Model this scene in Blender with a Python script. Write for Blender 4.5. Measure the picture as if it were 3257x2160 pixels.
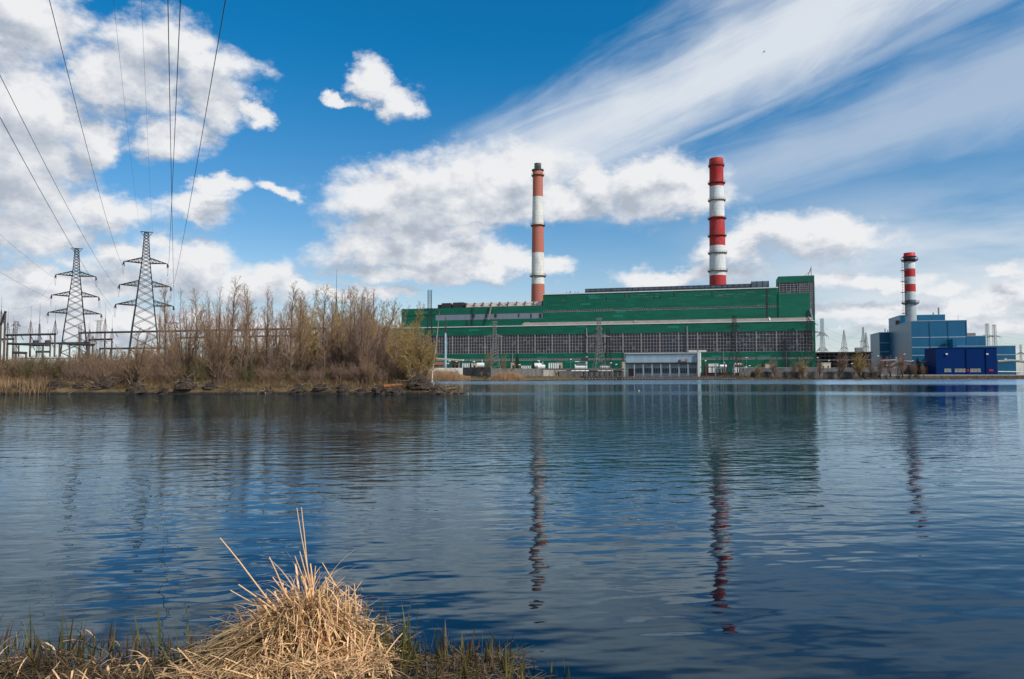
import bpy, math, random
import numpy as np
R = math.radians
# ------------------------------------------------------------------ camera, world, sun, exposure
FPX, CXP, CYP = 2352.0, 1628.5, 1080.0          # focal length and centre in photograph pixels
TILT = math.atan(110 / FPX)
EYE = 2.5
CT, ST = math.cos(TILT), math.sin(TILT)
scene = bpy.context.scene
COL = scene.collection
for _o in list(bpy.data.objects): bpy.data.objects.remove(_o)

cam_d = bpy.data.cameras.new('camera'); cam = bpy.data.objects.new('camera', cam_d); COL.objects.link(cam)
cam_d.sensor_width = 36; cam_d.lens = FPX / 3257 * 36
cam_d.clip_start = .1; cam_d.clip_end = 20000
cam.location = (0, 0, EYE); cam.rotation_euler = (math.pi / 2 + TILT, 0, 0)
scene.camera = cam

SUN_AZ = R(128)      # clockwise from the viewing direction (+Y): behind the camera, to the right
SUN_EL = R(40)
sd = bpy.data.lights.new('sun', 'SUN'); so = bpy.data.objects.new('sun', sd); COL.objects.link(so)
sd.energy = 4.2; sd.angle = R(.5); sd.color = (1, .95, .87)
so.rotation_euler = (math.pi / 2 - SUN_EL, 0, math.pi - SUN_AZ + math.pi * 0)
_dx, _dy, _dz = math.sin(SUN_AZ) * math.cos(SUN_EL), math.cos(SUN_AZ) * math.cos(SUN_EL), math.sin(SUN_EL)
from mathutils import Vector
so.rotation_euler = Vector((_dx, _dy, _dz)).to_track_quat('Z', 'Y').to_euler()
so.location = (0, 0, 60)

scene.view_settings.view_transform = 'Standard'
scene.view_settings.look = 'None'
scene.view_settings.exposure = 0.0
scene.view_settings.gamma = 1
scene.render.engine = 'CYCLES'
scene.cycles.max_bounces = 6
scene.cycles.diffuse_bounces = 3
scene.cycles.glossy_bounces = 3
scene.cycles.transparent_max_bounces = 8
scene.cycles.caustics_reflective = False
scene.cycles.caustics_refractive = False

def ray(px, py):
    u = (px - CXP) / FPX; v = (CYP - py) / FPX
    return (u, CT - v * ST, ST + v * CT)
def wp(px, py, Y):
    r = ray(px, py); k = Y / r[1]
    return (k * r[0], Y, EYE + k * r[2])
def azel(px, py):
    r = ray(px, py); n = math.sqrt(r[0]**2 + r[1]**2 + r[2]**2)
    return math.atan2(r[0], r[1]), math.asin(r[2] / n)

# ------------------------------------------------------------------ sky: Sky Texture plus procedural clouds laid out by direction
W = bpy.data.worlds.new('World'); scene.world = W; W.use_nodes = True
W.cycles.sampling_method = 'MANUAL'; W.cycles.sample_map_resolution = 512
nt = W.node_tree; nt.nodes.clear()
class G:                                     # small helper that wires maths nodes
    def __init__(s, nt): s.nt = nt
    def link(s, a, sock):
        if isinstance(a, (int, float)): sock.default_value = a
        elif isinstance(a, tuple): sock.default_value = a
        else: s.nt.links.new(a, sock)
    def m(s, op, a, b=None, c=None, clamp=False):
        n = s.nt.nodes.new('ShaderNodeMath'); n.operation = op; n.use_clamp = clamp
        s.link(a, n.inputs[0])
        if b is not None: s.link(b, n.inputs[1])
        if c is not None: s.link(c, n.inputs[2])
        return n.outputs[0]
    def v(s, op, a, b=None):
        n = s.nt.nodes.new('ShaderNodeVectorMath'); n.operation = op
        s.link(a, n.inputs[0])
        if b is not None:
            if op == 'SCALE': s.link(b, n.inputs['Scale'])
            else: s.link(b, n.inputs[1])
        return n.outputs['Value'] if op in ('LENGTH', 'DOT_PRODUCT', 'DISTANCE') else n.outputs[0]
    def vma(s, a, b, c):
        n = s.nt.nodes.new('ShaderNodeVectorMath'); n.operation = 'MULTIPLY_ADD'
        s.link(a, n.inputs[0]); s.link(b, n.inputs[1]); s.link(c, n.inputs[2]); return n.outputs[0]
    def comb(s, x, y, z=0.0):
        n = s.nt.nodes.new('ShaderNodeCombineXYZ')
        for i, q in enumerate((x, y, z)): s.link(q, n.inputs[i])
        return n.outputs[0]
    def sep(s, a):
        n = s.nt.nodes.new('ShaderNodeSeparateXYZ'); s.link(a, n.inputs[0]); return n.outputs
    def noise(s, vec, scale, detail=2.0, rough=.5, dist=0.0, out=0, lac=2.0):
        n = s.nt.nodes.new('ShaderNodeTexNoise'); s.link(vec, n.inputs['Vector'])
        n.inputs['Scale'].default_value = scale; n.inputs['Detail'].default_value = detail
        n.inputs['Roughness'].default_value = rough; n.inputs['Distortion'].default_value = dist
        n.inputs['Lacunarity'].default_value = lac
        return n.outputs[out]
    def ramp(s, fac, stops, interp='LINEAR'):
        n = s.nt.nodes.new('ShaderNodeValToRGB'); s.link(fac, n.inputs[0]); cr = n.color_ramp; cr.interpolation = interp
        while len(cr.elements) < len(stops): cr.elements.new(.5)
        for e, (p, c) in zip(cr.elements, stops):
            e.position = p; e.color = (c if len(c) == 4 else (*c, 1)) if not isinstance(c, (int, float)) else (c, c, c, 1)
        return n.outputs[0]
    def mix(s, fac, a, b, blend='MIX'):
        n = s.nt.nodes.new('ShaderNodeMix'); n.data_type = 'RGBA'; n.blend_type = blend
        s.link(fac, n.inputs[0]); 
        for q, i in ((a, 6), (b, 7)):
            if isinstance(q, tuple): n.inputs[i].default_value = (q[0], q[1], q[2], 1)
            else: s.nt.links.new(q, n.inputs[i])
        return n.outputs[2]
    def sstep(s, x, lo, hi, a=0.0, b=1.0):
        n = s.nt.nodes.new('ShaderNodeMapRange'); n.interpolation_type = 'SMOOTHSTEP'
        s.link(x, n.inputs[0]); n.inputs[1].default_value = lo; n.inputs[2].default_value = hi
        n.inputs[3].default_value = a; n.inputs[4].default_value = b
        return n.outputs[0]

g = G(nt)
tc = nt.nodes.new('ShaderNodeTexCoord')
dirv = g.v('NORMALIZE', tc.outputs['Generated'])
sx, sy, sz = g.sep(dirv)
sza = g.m('MAXIMUM', sz, -.02)
az = g.m('ARCTAN2', sx, sy); el = g.m('ARCSINE', sza)
P0 = g.comb(az, el)
# cumulus bodies: (x, y, radius x, radius y) read off the photograph, turned into directions
CUM = [(70, 60, 230, 120), (-120, 150, 200, 110),
       (520, 150, 190, 80), (420, 250, 170, 90), (660, 230, 180, 62), (330, 260, 120, 60),
       (660, 330, 130, 62), (560, 420, 120, 60), (790, 350, 60, 30),
       (90, 330, 210, 130), (60, 480, 270, 150), (330, 430, 120, 70), (90, 620, 190, 80),
       (330, 660, 190, 62), (60, 720, 230, 70), (610, 655, 120, 42), (700, 605, 95, 30), (870, 612, 70, 20), (120, 850, 130, 40),
       (380, 810, 150, 60), (590, 850, 180, 90), (830, 900, 190, 72), (980, 930, 90, 34), (200, 920, 330, 70), (1080, 950, 70, 26), (1200, 945, 90, 26), (-300, 800, 400, 90), (300, 1020, 800, 60),
       (1170, 250, 75, 60), (1235, 305, 85, 55), (1085, 318, 70, 18),
       (1230, 620, 210, 90), (1420, 580, 210, 105), (1640, 570, 190, 90), (1420, 660, 340, 60), (1900, 590, 160, 70), (2080, 560, 170, 75), (2130, 630, 190, 60), (1780, 640, 160, 50),
       (1180, 790, 170, 70), (1270, 715, 220, 62), (1470, 730, 130, 40), (1380, 800, 220, 80), (1560, 840, 190, 50), (1700, 835, 120, 34), (1300, 870, 240, 40),
       (2480, 750, 180, 65), (2620, 765, 190, 62), (2330, 800, 130, 50), (2160, 880, 260, 40),
       (3230, 870, 60, 26), (2950, 920, 90, 30), (3060, 975, 150, 34), (3200, 960, 120, 34), (2800, 1000, 260, 30), (3050, 1040, 330, 30), (2740, 900, 190, 34), (2450, 940, 160, 30), (3500, 900, 260, 90)]
wn = g.noise(g.v('MULTIPLY', P0, (1, 1.5, 1)), 9.0, 8.0, .62, out=1)
warp = g.v('MULTIPLY', g.v('SUBTRACT', wn, (.5, .5, .5)), (.17, .10, 0))
Pw = g.v('ADD', P0, warp)
def field(P):
    acc = None
    for (x, y, rx, ry) in CUM:
        a0, e0 = azel(x, y); k = 1.0 / FPX
        ax = math.cos(math.atan((x - CXP) / FPX)) ** 1.7
        ix, iy = 1 / (rx * k * ax * 1.06), 1 / (ry * k * 1.10)
        d = g.v('LENGTH', g.vma(P, (ix, iy, 0), (-a0 * ix, -e0 * iy, 0)))
        acc = d if acc is None else g.m('SMOOTH_MIN', acc, d, .14)
    return g.m('SUBTRACT', 1.0, acc)
F1 = field(Pw)
F2 = field(g.v('ADD', Pw, (.012, .028, 0)))
# generic clouds outside the photographed part of the sky
gn = g.noise(g.v('MULTIPLY', dirv, (1, 1, 2.2)), 2.6, 6.0, .55)
away = g.m('MAXIMUM', g.sstep(g.m('ABSOLUTE', az), .68, .85), g.sstep(el, .52, .62))
gen = g.m('MULTIPLY', g.m('SUBTRACT', gn, .5), 4.0)
gen = g.m('SUBTRACT', gen, g.m('MULTIPLY', g.m('SUBTRACT', 1.0, away), 6.0))
F1 = g.m('MAXIMUM', F1, gen)
fb = g.noise(g.v('MULTIPLY', P0, (1, 1.35, 1)), 22.0, 9.0, .6)
fb2 = g.noise(g.v('ADD', g.v('MULTIPLY', P0, (1, 1.35, 1)), (.010, .022, 0)), 22.0, 9.0, .6)
dens = g.m('ADD', F1, g.m('MULTIPLY', g.m('SUBTRACT', fb, .5), 1.15))
alpha = g.sstep(dens, -.24, .50)
relief = g.m('MULTIPLY', g.m('SUBTRACT', fb, fb2), 1.9)
body = g.m('MULTIPLY', g.m('SUBTRACT', F1, F2), 1.0)
thick = g.sstep(dens, .15, 1.0)
lit = g.m('ADD', g.m('ADD', g.m('ADD', relief, body), .60), g.m('MULTIPLY', thick, -.16))
lit = g.m('ADD', lit, g.m('MULTIPLY', g.m('SUBTRACT', g.noise(P0, 7.0, 3.0, .5), .5), .7), clamp=True)
ccol = g.ramp(lit, [(0.0, (4.4, 4.9, 5.7)), (.3, (5.5, 5.95, 6.7)), (.6, (6.8, 7.1, 7.6)), (1.0, (8.5, 8.6, 8.8))])
# cirrus: long streaks fanning up to the right
def streak(x0, y0, x1, y1, w0, w1):
    a0, e0 = azel(x0, y0); a1, e1 = azel(x1, y1)
    dx, dy = a1 - a0, e1 - e0; L = math.hypot(dx, dy); dx /= L; dy /= L
    rel = g.v('SUBTRACT', P0, (a0, e0, 0))
    t = g.v('DOT_PRODUCT', rel, (dx, dy, 0)); n = g.v('DOT_PRODUCT', rel, (-dy, dx, 0))
    tt = g.m('DIVIDE', t, L)
    wd = g.m('ADD', w0 / FPX, g.m('MULTIPLY', g.m('MAXIMUM', tt, 0.0), (w1 - w0) / FPX))
    nn = g.m('DIVIDE', n, wd)
    fib = g.noise(g.comb(g.m('MULTIPLY', t, 3.2), g.m('MULTIPLY', n, 24.0), 0.0), 1.0, 9.0, .62, .7)
    soft = g.noise(g.comb(g.m('MULTIPLY', t, 3.0), g.m('MULTIPLY', n, 6.0), 3.0), 1.0, 5.0, .55)
    prof = g.m('SUBTRACT', 1.0, g.m('ABSOLUTE', nn))
    ends = g.m('MULTIPLY', g.sstep(tt, -.15, .2), 1.0)
    q = g.m('ADD', g.m('ADD', prof, g.m('MULTIPLY', g.m('SUBTRACT', soft, .5), 1.5)), g.m('MULTIPLY', g.m('SUBTRACT', fib, .5), 1.1))
    return g.m('MULTIPLY', g.sstep(q, -.15, 1.0), ends)
c1 = streak(1480, 560, 2650, 30, 150, 250)
c2 = streak(1950, 660, 3257, 230, 60, 230)
c3 = streak(2050, 500, 3257, -80, 10, 55)
veil = g.m('MULTIPLY', g.sstep(az, .12, .5), g.m('MULTIPLY', g.sstep(el, .27, .12), g.sstep(g.noise(g.v('MULTIPLY', P0, (2, 9, 1)), 2.0, 5.0, .55), .15, .62)))
cir = g.m('MAXIMUM', g.m('MULTIPLY', c1, .95), g.m('MAXIMUM', g.m('MULTIPLY', c2, .50), g.m('MAXIMUM', g.m('MULTIPLY', c3, .4), g.m('MULTIPLY', veil, .85))))
cir = g.m('MAXIMUM', cir, g.m('MULTIPLY', g.sstep(el, .20, 0.0), .5))
sky = nt.nodes.new('ShaderNodeTexSky'); sky.sky_type = 'NISHITA'; sky.sun_disc = False
sky.sun_elevation = SUN_EL; sky.sun_rotation = SUN_AZ
sky.air_density = 1.0; sky.dust_density = .4; sky.ozone_density = 2.2
tint = g.mix(g.sstep(el, 0.02, .45), (.90, 1.04, 1.14), (.05, .87, 1.27))
skyc = g.mix(1.0, sky.outputs[0], tint, 'MULTIPLY')
c = g.mix(cir, skyc, (7.3, 7.8, 8.4))
c = g.mix(alpha, c, ccol)
bgn = nt.nodes.new('ShaderNodeBackground'); nt.links.new(c, bgn.inputs[0]); bgn.inputs[1].default_value = .1
wo = nt.nodes.new('ShaderNodeOutputWorld'); nt.links.new(bgn.outputs[0], wo.inputs[0])
# ------------------------------------------------------------------ materials
MATS = {}
def mat(name, col, rough=.7, var=.12, scale=1.0, stretch=(1, 1, 1), metal=0.0, col2=None, bump=0.0, bscale=8.0, spec=.3, trans=0.0, thr=(.35, .65), attr=None):
    if name in MATS: return MATS[name]
    m = bpy.data.materials.new(name); m.use_nodes = True; t = m.node_tree; t.nodes.clear(); q = G(t)
    b = t.nodes.new('ShaderNodeBsdfPrincipled'); o = t.nodes.new('ShaderNodeOutputMaterial'); t.links.new(b.outputs[0], o.inputs[0])
    b.inputs['Roughness'].default_value = rough; b.inputs['Metallic'].default_value = metal
    b.inputs['Specular IOR Level'].default_value = spec
    k = t.nodes.new('ShaderNodeTexCoord').outputs['Object']
    n1 = q.noise(q.v('MULTIPLY', k, stretch), scale, 5.0, .6)
    lo = tuple(max(0, c * (1 - var)) for c in col); hi = tuple(c * (1 + var) for c in col)
    c = q.ramp(n1, [(.3, lo), (.7, hi)])
    if col2 is not None:
        n2 = q.noise(q.v('MULTIPLY', k, stretch), scale * .37, 6.0, .65)
        c = q.mix(q.sstep(n2, *thr), c, col2)
    if attr:
        a = t.nodes.new('ShaderNodeAttribute'); a.attribute_name = attr
        c = q.mix(1.0, c, a.outputs['Color'], 'MULTIPLY')
    t.links.new(c, b.inputs['Base Color'])
    if bump:
        bn = t.nodes.new('ShaderNodeBump'); bn.inputs['Strength'].default_value = bump; bn.inputs['Distance'].default_value = .1
        t.links.new(q.noise(k, bscale, 4.0, .6), bn.inputs['Height']); t.links.new(bn.outputs[0], b.inputs['Normal'])
    if trans:
        tr = t.nodes.new('ShaderNodeBsdfTranslucent'); t.links.new(c, tr.inputs[0]); mx = t.nodes.new('ShaderNodeMixShader')
        mx.inputs[0].default_value = trans; t.links.new(b.outputs[0], mx.inputs[1]); t.links.new(tr.outputs[0], mx.inputs[2]); t.links.new(mx.outputs[0], o.inputs[0])
    MATS[name] = m
    return m

def cell_mat(name, c0, c1, cw, ch, rough, spec, seam=.0, odd=None, oddp=.93, streak=.35):
    """sheeting or glazing whose single sheets (cw x ch metres) differ a little from one another"""
    m = bpy.data.materials.new(name); m.use_nodes = True; t = m.node_tree; t.nodes.clear(); q = G(t)
    b = t.nodes.new('ShaderNodeBsdfPrincipled'); o = t.nodes.new('ShaderNodeOutputMaterial'); t.links.new(b.outputs[0], o.inputs[0])
    b.inputs['Specular IOR Level'].default_value = spec
    k = t.nodes.new('ShaderNodeTexCoord').outputs['Object']; x_, y_, z_ = q.sep(k)
    row = q.m('FLOOR', q.m('DIVIDE', z_, ch)); fx = q.m('DIVIDE', q.m('ADD', x_, q.m('MULTIPLY', row, cw * .37)), cw); fz = q.m('DIVIDE', z_, ch)
    w = t.nodes.new('ShaderNodeTexWhiteNoise'); w.noise_dimensions = '2D'; t.links.new(q.comb(q.m('FLOOR', fx), row), w.inputs['Vector'])
    r_ = w.outputs['Value']
    n1 = q.noise(q.v('MULTIPLY', k, (.05, 1, .8)), 1.0, 6.0, .65); n2 = q.noise(q.v('MULTIPLY', k, (.6, 1, .06)), 1.0, 4.0, .6); n3 = q.noise(q.v('MULTIPLY', k, (.03, 1, .05)), 1.0, 3.0, .6)
    f = q.m('ADD', q.m('ADD', q.m('MULTIPLY', r_, .45), q.m('MULTIPLY', q.m('SUBTRACT', n1, .5), streak * 4)), q.m('ADD', q.m('MULTIPLY', q.m('SUBTRACT', n2, .5), streak * 1.6), q.m('MULTIPLY', q.m('SUBTRACT', n3, .3), 1.2)), clamp=True)
    c = q.mix(f, c0, c1)
    if odd: c = q.mix(q.m('GREATER_THAN', r_, oddp), c, odd)
    if seam:
        s_ = q.m('MAXIMUM', q.m('LESS_THAN', q.m('FRACT', fz), .10), q.m('LESS_THAN', q.m('FRACT', fx), .03)); c = q.mix(q.m('MULTIPLY', s_, seam), c, (.0, .02, .015))
    t.links.new(c, b.inputs['Base Color']); t.links.new(q.m('ADD', rough, q.m('MULTIPLY', r_, .25)), b.inputs['Roughness'])
    MATS[name] = m
    return m

# ------------------------------------------------------------------ mesh building
def mesh_obj(name, verts, faces, m, parent=None, smooth=False, loc=(0, 0, 0), color=None):
    me = bpy.data.meshes.new(name)
    verts = np.asarray(verts, dtype=np.float32).reshape(-1, 3)
    if isinstance(faces, np.ndarray):
        n, k = faces.shape
        me.vertices.add(len(verts)); me.vertices.foreach_set('co', verts.ravel())
        me.loops.add(n * k); me.loops.foreach_set('vertex_index', faces.astype(np.int32).ravel())
        me.polygons.add(n); me.polygons.foreach_set('loop_start', np.arange(0, n * k, k, dtype=np.int32))
        me.update(calc_edges=True)
    else:
        me.from_pydata([tuple(map(float, v)) for v in verts], [], faces); me.update()
    if color is not None:
        a = me.color_attributes.new('tint', 'FLOAT_COLOR', 'POINT')
        cc = np.ones((len(verts), 4), dtype=np.float32); cc[:, :3] = color; a.data.foreach_set('color', cc.ravel())
    if smooth: me.polygons.foreach_set('use_smooth', np.ones(len(me.polygons), dtype=bool))
    me.materials.append(m)
    o = bpy.data.objects.new(name, me); COL.objects.link(o); o.parent = parent; o.location = loc
    return o

class MB:
    def __init__(s): s.v = []; s.f = []
    def quad(s, a, b, c, d):
        n = len(s.v); s.v += [a, b, c, d]; s.f.append((n, n + 1, n + 2, n + 3)); return s
    def box(s, x0, x1, y0, y1, z0, z1):
        n = len(s.v)
        s.v += [(x0, y0, z0), (x1, y0, z0), (x1, y1, z0), (x0, y1, z0), (x0, y0, z1), (x1, y0, z1), (x1, y1, z1), (x0, y1, z1)]
        s.f += [(n, n + 3, n + 2, n + 1), (n + 4, n + 5, n + 6, n + 7), (n, n + 1, n + 5, n + 4), (n + 1, n + 2, n + 6, n + 5), (n + 2, n + 3, n + 7, n + 6), (n + 3, n, n + 4, n + 7)]
        return s
    def tube(s, p0, p1, r0, r1=None, n=4, caps=True):
        r1 = r0 if r1 is None else r1
        p0, p1 = Vector(p0), Vector(p1); d = (p1 - p0)
        if d.length < 1e-6: return s
        d.normalize(); a = d.orthogonal().normalized(); b = d.cross(a)
        k = len(s.v)
        for p, r in ((p0, r0), (p1, r1)):
            for i in range(n):
                t = 2 * math.pi * (i + .5) / n; w = p + a * (math.cos(t) * r) + b * (math.sin(t) * r); s.v.append(tuple(w))
        for i in range(n):
            j = (i + 1) % n; s.f.append((k + i, k + j, k + n + j, k + n + i))
        if caps: s.f.append(tuple(k + i for i in reversed(range(n)))); s.f.append(tuple(k + n + i for i in range(n)))
        return s
    def path(s, pts, r, n=4):
        for a, b in zip(pts[:-1], pts[1:]): s.tube(a, b, r, r, n, False)
        return s
    def lathe(s, prof, n=24, c=(0, 0)):
        k = len(s.v)
        for r, z in prof:
            for i in range(n):
                t = 2 * math.pi * i / n; s.v.append((c[0] + r * math.cos(t), c[1] + r * math.sin(t), z))
        for a in range(len(prof) - 1):
            for i in range(n):
                j = (i + 1) % n; s.f.append((k + a * n + i, k + a * n + j, k + (a + 1) * n + j, k + (a + 1) * n + i))
        s.f.append(tuple(k + i for i in reversed(range(n)))); s.f.append(tuple(k + (len(prof) - 1) * n + i for i in range(n)))
        return s
    def prism(s, poly, y0, y1):                 # poly in x,z extruded along y
        k = len(s.v); n = len(poly)
        s.v += [(x, y0, z) for x, z in poly] + [(x, y1, z) for x, z in poly]
        s.f.append(tuple(k + i for i in range(n))); s.f.append(tuple(k + n + i for i in reversed(range(n))))
        for i in range(n):
            j = (i + 1) % n; s.f.append((k + i, k + n + i, k + n + j, k + j))
        return s
    def prism_x(s, poly, x0, x1):               # poly in y,z extruded along x
        k = len(s.v); n = len(poly)
        s.v += [(x0, y, z) for y, z in poly] + [(x1, y, z) for y, z in poly]
        s.f.append(tuple(k + i for i in reversed(range(n)))); s.f.append(tuple(k + n + i for i in range(n)))
        for i in range(n):
            j = (i + 1) % n; s.f.append((k + i, k + j, k + n + j, k + n + i))
        return s
    def build(s, name, m, parent=None, smooth=False, loc=(0, 0, 0)):
        return mesh_obj(name, s.v, s.f, m, parent, smooth, loc)

def tag(o, label=None, cat=None, group=None, kind=None):
    if label: o['label'] = label
    if cat: o['category'] = cat
    if group: o['group'] = group
    if kind: o['kind'] = kind
    return o
def thing(name, label, cat, loc=(0, 0, 0), rz=0.0, group=None):
    o = bpy.data.objects.new(name, None); COL.objects.link(o); o.location = loc; o.rotation_euler = (0, 0, rz)
    o.empty_display_size = .5
    return tag(o, label, cat, group)
def copy_tree(o, parent=None):
    c = o.copy(); COL.objects.link(c); c.parent = parent
    for ch in list(o.children): copy_tree(ch, c)
    return c
def copy_thing(src, label, loc, rz=None, sc=None, group=None):
    c = copy_tree(src); c.location = loc; c['label'] = label
    if rz is not None: c.rotation_euler = (0, 0, rz)
    if sc is not None: c.scale = (sc, sc, sc) if isinstance(sc, (int, float)) else sc
    if group: c['group'] = group
    return c

# vectorised tubes for branches: arrays of segments
def seg_tubes(seg, n=3):
    seg = np.asarray(seg, dtype=np.float64)          # p0(3) p1(3) r0 r1
    p0, p1, r0, r1 = seg[:, :3], seg[:, 3:6], seg[:, 6], seg[:, 7]
    d = p1 - p0; L = np.linalg.norm(d, axis=1, keepdims=True) + 1e-9; d = d / L
    ref = np.where(np.abs(d[:, 2:3]) < .9, np.array([[0, 0, 1.]]), np.array([[1., 0, 0]]))
    a = np.cross(d, ref); a /= np.linalg.norm(a, axis=1, keepdims=True) + 1e-9; b = np.cross(d, a)
    V = np.zeros((len(seg), 2 * n, 3))
    for i in range(n):
        t = 2 * math.pi * i / n; w = a * math.cos(t) + b * math.sin(t)
        V[:, i] = p0 + w * r0[:, None]; V[:, n + i] = p1 + w * r1[:, None]
    base = (np.arange(len(seg)) * 2 * n)[:, None]
    F = np.concatenate([base + np.array([[i, (i + 1) % n, n + (i + 1) % n, n + i]]) for i in range(n)], axis=0)
    return V.reshape(-1, 3), F

# vectorised ribbons: base points, azimuth, lean, length, width, droop
def ribbons(P, azm, lean, L, wd, droop, nseg=4, fold=None, rng=None, taper=1.0):
    N = len(P); pts = np.zeros((N, nseg + 1, 3)); pts[:, 0] = P
    ang = lean.copy(); a = azm.copy(); dl = L / nseg
    for k in range(nseg):
        if fold is not None:
            hit = fold == k; ang = np.where(hit, ang + rng.uniform(.6, 2.0, N), ang); a = np.where(hit, a + rng.normal(0, .5, N), a)
        d = np.stack([np.cos(a) * np.sin(ang), np.sin(a) * np.sin(ang), np.cos(ang)], 1)
        pts[:, k + 1] = pts[:, k] + d * dl[:, None]; ang = ang + droop / nseg
    tw = rng.uniform(0, math.pi, N) if rng is not None else np.zeros(N)
    side0 = np.stack([-np.sin(azm), np.cos(azm), np.zeros(N)], 1); up = np.stack([np.cos(azm), np.sin(azm), np.zeros(N)], 1)
    side = side0 * np.cos(tw)[:, None] + up * np.sin(tw)[:, None]
    V = np.zeros((N, nseg + 1, 2, 3))
    for k in range(nseg + 1):
        w = wd * (1 - taper * (k / nseg) ** 1.6) * .5 + wd * .04
        V[:, k, 0] = pts[:, k] - side * w[:, None]; V[:, k, 1] = pts[:, k] + side * w[:, None]
    V = V.reshape(N, -1, 3)
    base = (np.arange(N) * 2 * (nseg + 1))[:, None]
    F = np.concatenate([base + np.array([[2 * k, 2 * k + 1, 2 * k + 3, 2 * k + 2]]) for k in range(nseg)], 0)
    return V.reshape(-1, 3), F, np.repeat(np.arange(N), 2 * (nseg + 1))

# ------------------------------------------------------------------ plant frame: both works stand square to one another, turned from the view
EX, EY = .963, -.2696                      # along the facades
RZP = math.atan2(EY, EX)
def pl(px, py, C):                         # local (along, depth, height) of a sight line on the plane at depth C
    r = ray(px, py); k = C / (r[0] * (-EY) + r[1] * EX)
    return (k * (r[0] * EX + r[1] * EY), C, EYE + k * r[2])
def pw(s, C, z=0.0): return (s * EX - C * EY, s * EY + C * EX, z)
GZ = 1.2                                   # level of the made ground on the far shore

# ------------------------------------------------------------------ ground and water
LAKE = np.array([(-120, 40), (-40, 10), (-10, 6.0), (-4, 5.75), (-2, 5.6), (0, 5.4), (3, 5.0), (12, 4.6), (60, 4), (200, 30), (420, 120), (420, 374), (254, 367), (150, 352),
                 (96, 338), (60, 331), (32, 322), (21, 294), (12, 276), (2.4, 267), (-26, 266), (-38, 262), (-36, 200), (-25, 140), (-17, 110), (-10.5, 98.5), (-7, 95.5), (-5.6, 94.2), (-6.2, 93.2), (-9, 92.6),
                 (-12, 91.6), (-17, 92.4), (-24, 91.4), (-30, 92.2), (-37, 91.4), (-45, 92.2), (-52, 91.6), (-60, 91.0), (-71, 92.2), (-95, 91), (-120, 90)], dtype=float)
def lake_sd(X, Y):
    d = np.full(X.shape, 1e9); ins = np.zeros(X.shape, bool); n = len(LAKE)
    for i in range(n):
        (x0, y0), (x1, y1) = LAKE[i], LAKE[(i + 1) % n]
        ex, ey = x1 - x0, y1 - y0; t = np.clip(((X - x0) * ex + (Y - y0) * ey) / (ex * ex + ey * ey), 0, 1)
        d = np.minimum(d, np.hypot(X - x0 - t * ex, Y - y0 - t * ey))
        c = ((y0 > Y) != (y1 > Y)) & (X < (x1 - x0) * (Y - y0) / (y1 - y0 + 1e-12) + x0); ins ^= c
    return np.where(ins, -d, d)
def wob(X, Y, k, ph=0.0):
    return (np.sin(X * k + 1.3 * np.sin(Y * k * .7 + ph)) + np.sin(Y * k * 1.3 + 1.1 * np.sin(X * k * .8 + 2 * ph)) + .5 * np.sin((X + Y) * k * 2.3 + ph)) / 2.5
def ground_h(X, Y):
    X = np.asarray(X, float); Y = np.asarray(Y, float)
    sd = lake_sd(X, Y) + .35 * wob(X, Y, 1.1) * np.clip(Y / 60, 0.1, 1)
    top = np.where(Y > 255, GZ, np.where(Y > 60, .75 + .45 * np.clip((Y - 95) / 60, 0, 1), .5))
    slope = np.where(Y > 300, 1.2, np.where(Y > 60, 1.7, .35))
    h = np.where(sd > 0, top * (1 - np.exp(-sd * slope / top)), np.maximum(-2.0, sd * .35))
    h = h + np.where(sd > .2, .10 * wob(X, Y, .9, 1.0) * np.where(Y > 250, .3, 1) * np.clip(sd, 0, 1), 0)
    return h
def gh(x, y): return float(ground_h(np.array([x]), np.array([y]))[0])

Ys = np.concatenate([np.linspace(-60, 3, 20)[:-1], np.linspace(3, 9, 60)[:-1], np.geomspace(9, 84, 30)[:-1], np.linspace(84, 101, 60)[:-1], np.geomspace(101, 255, 40)[:-1],
                     np.linspace(255, 385, 100)[:-1], np.geomspace(385, 6000, 24)])
A = np.linspace(-1.5, 1.5, 420)
YY, AA = np.meshgrid(Ys, A, indexing='ij'); XX = AA * (np.maximum(YY, 0) + 16)
ZZ = ground_h(XX, YY)
nr, nc = YY.shape; idx = np.arange(nr * nc).reshape(nr, nc)
Fg = np.stack([idx[:-1, :-1], idx[:-1, 1:], idx[1:, 1:], idx[1:, :-1]], -1).reshape(-1, 4)
m_ground = mat('earth', (.10, .072, .042), .95, .4, .6, col2=(.06, .075, .022), thr=(.52, .68), bump=.8, bscale=3.0)
_t = m_ground.node_tree; _q = G(_t); _b = [n for n in _t.nodes if n.type == 'BSDF_PRINCIPLED'][0]; _l = _b.inputs['Base Color'].links[0].from_socket
_k = _t.nodes.new('ShaderNodeTexCoord').outputs['Object']; _z = _q.sep(_k)[2]        # mud stays dark up to the high-water mark
_t.links.new(_q.mix(_q.sstep(_q.m('ADD', _z, _q.m('MULTIPLY', _q.noise(_k, .9, 4.0, .6), .35)), .32, .60), (.018, .013, .009), _l), _b.inputs['Base Color'])
o = mesh_obj('ground', np.stack([XX, YY, ZZ], -1), Fg, m_ground, None, True); tag(o, kind='structure')

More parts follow.
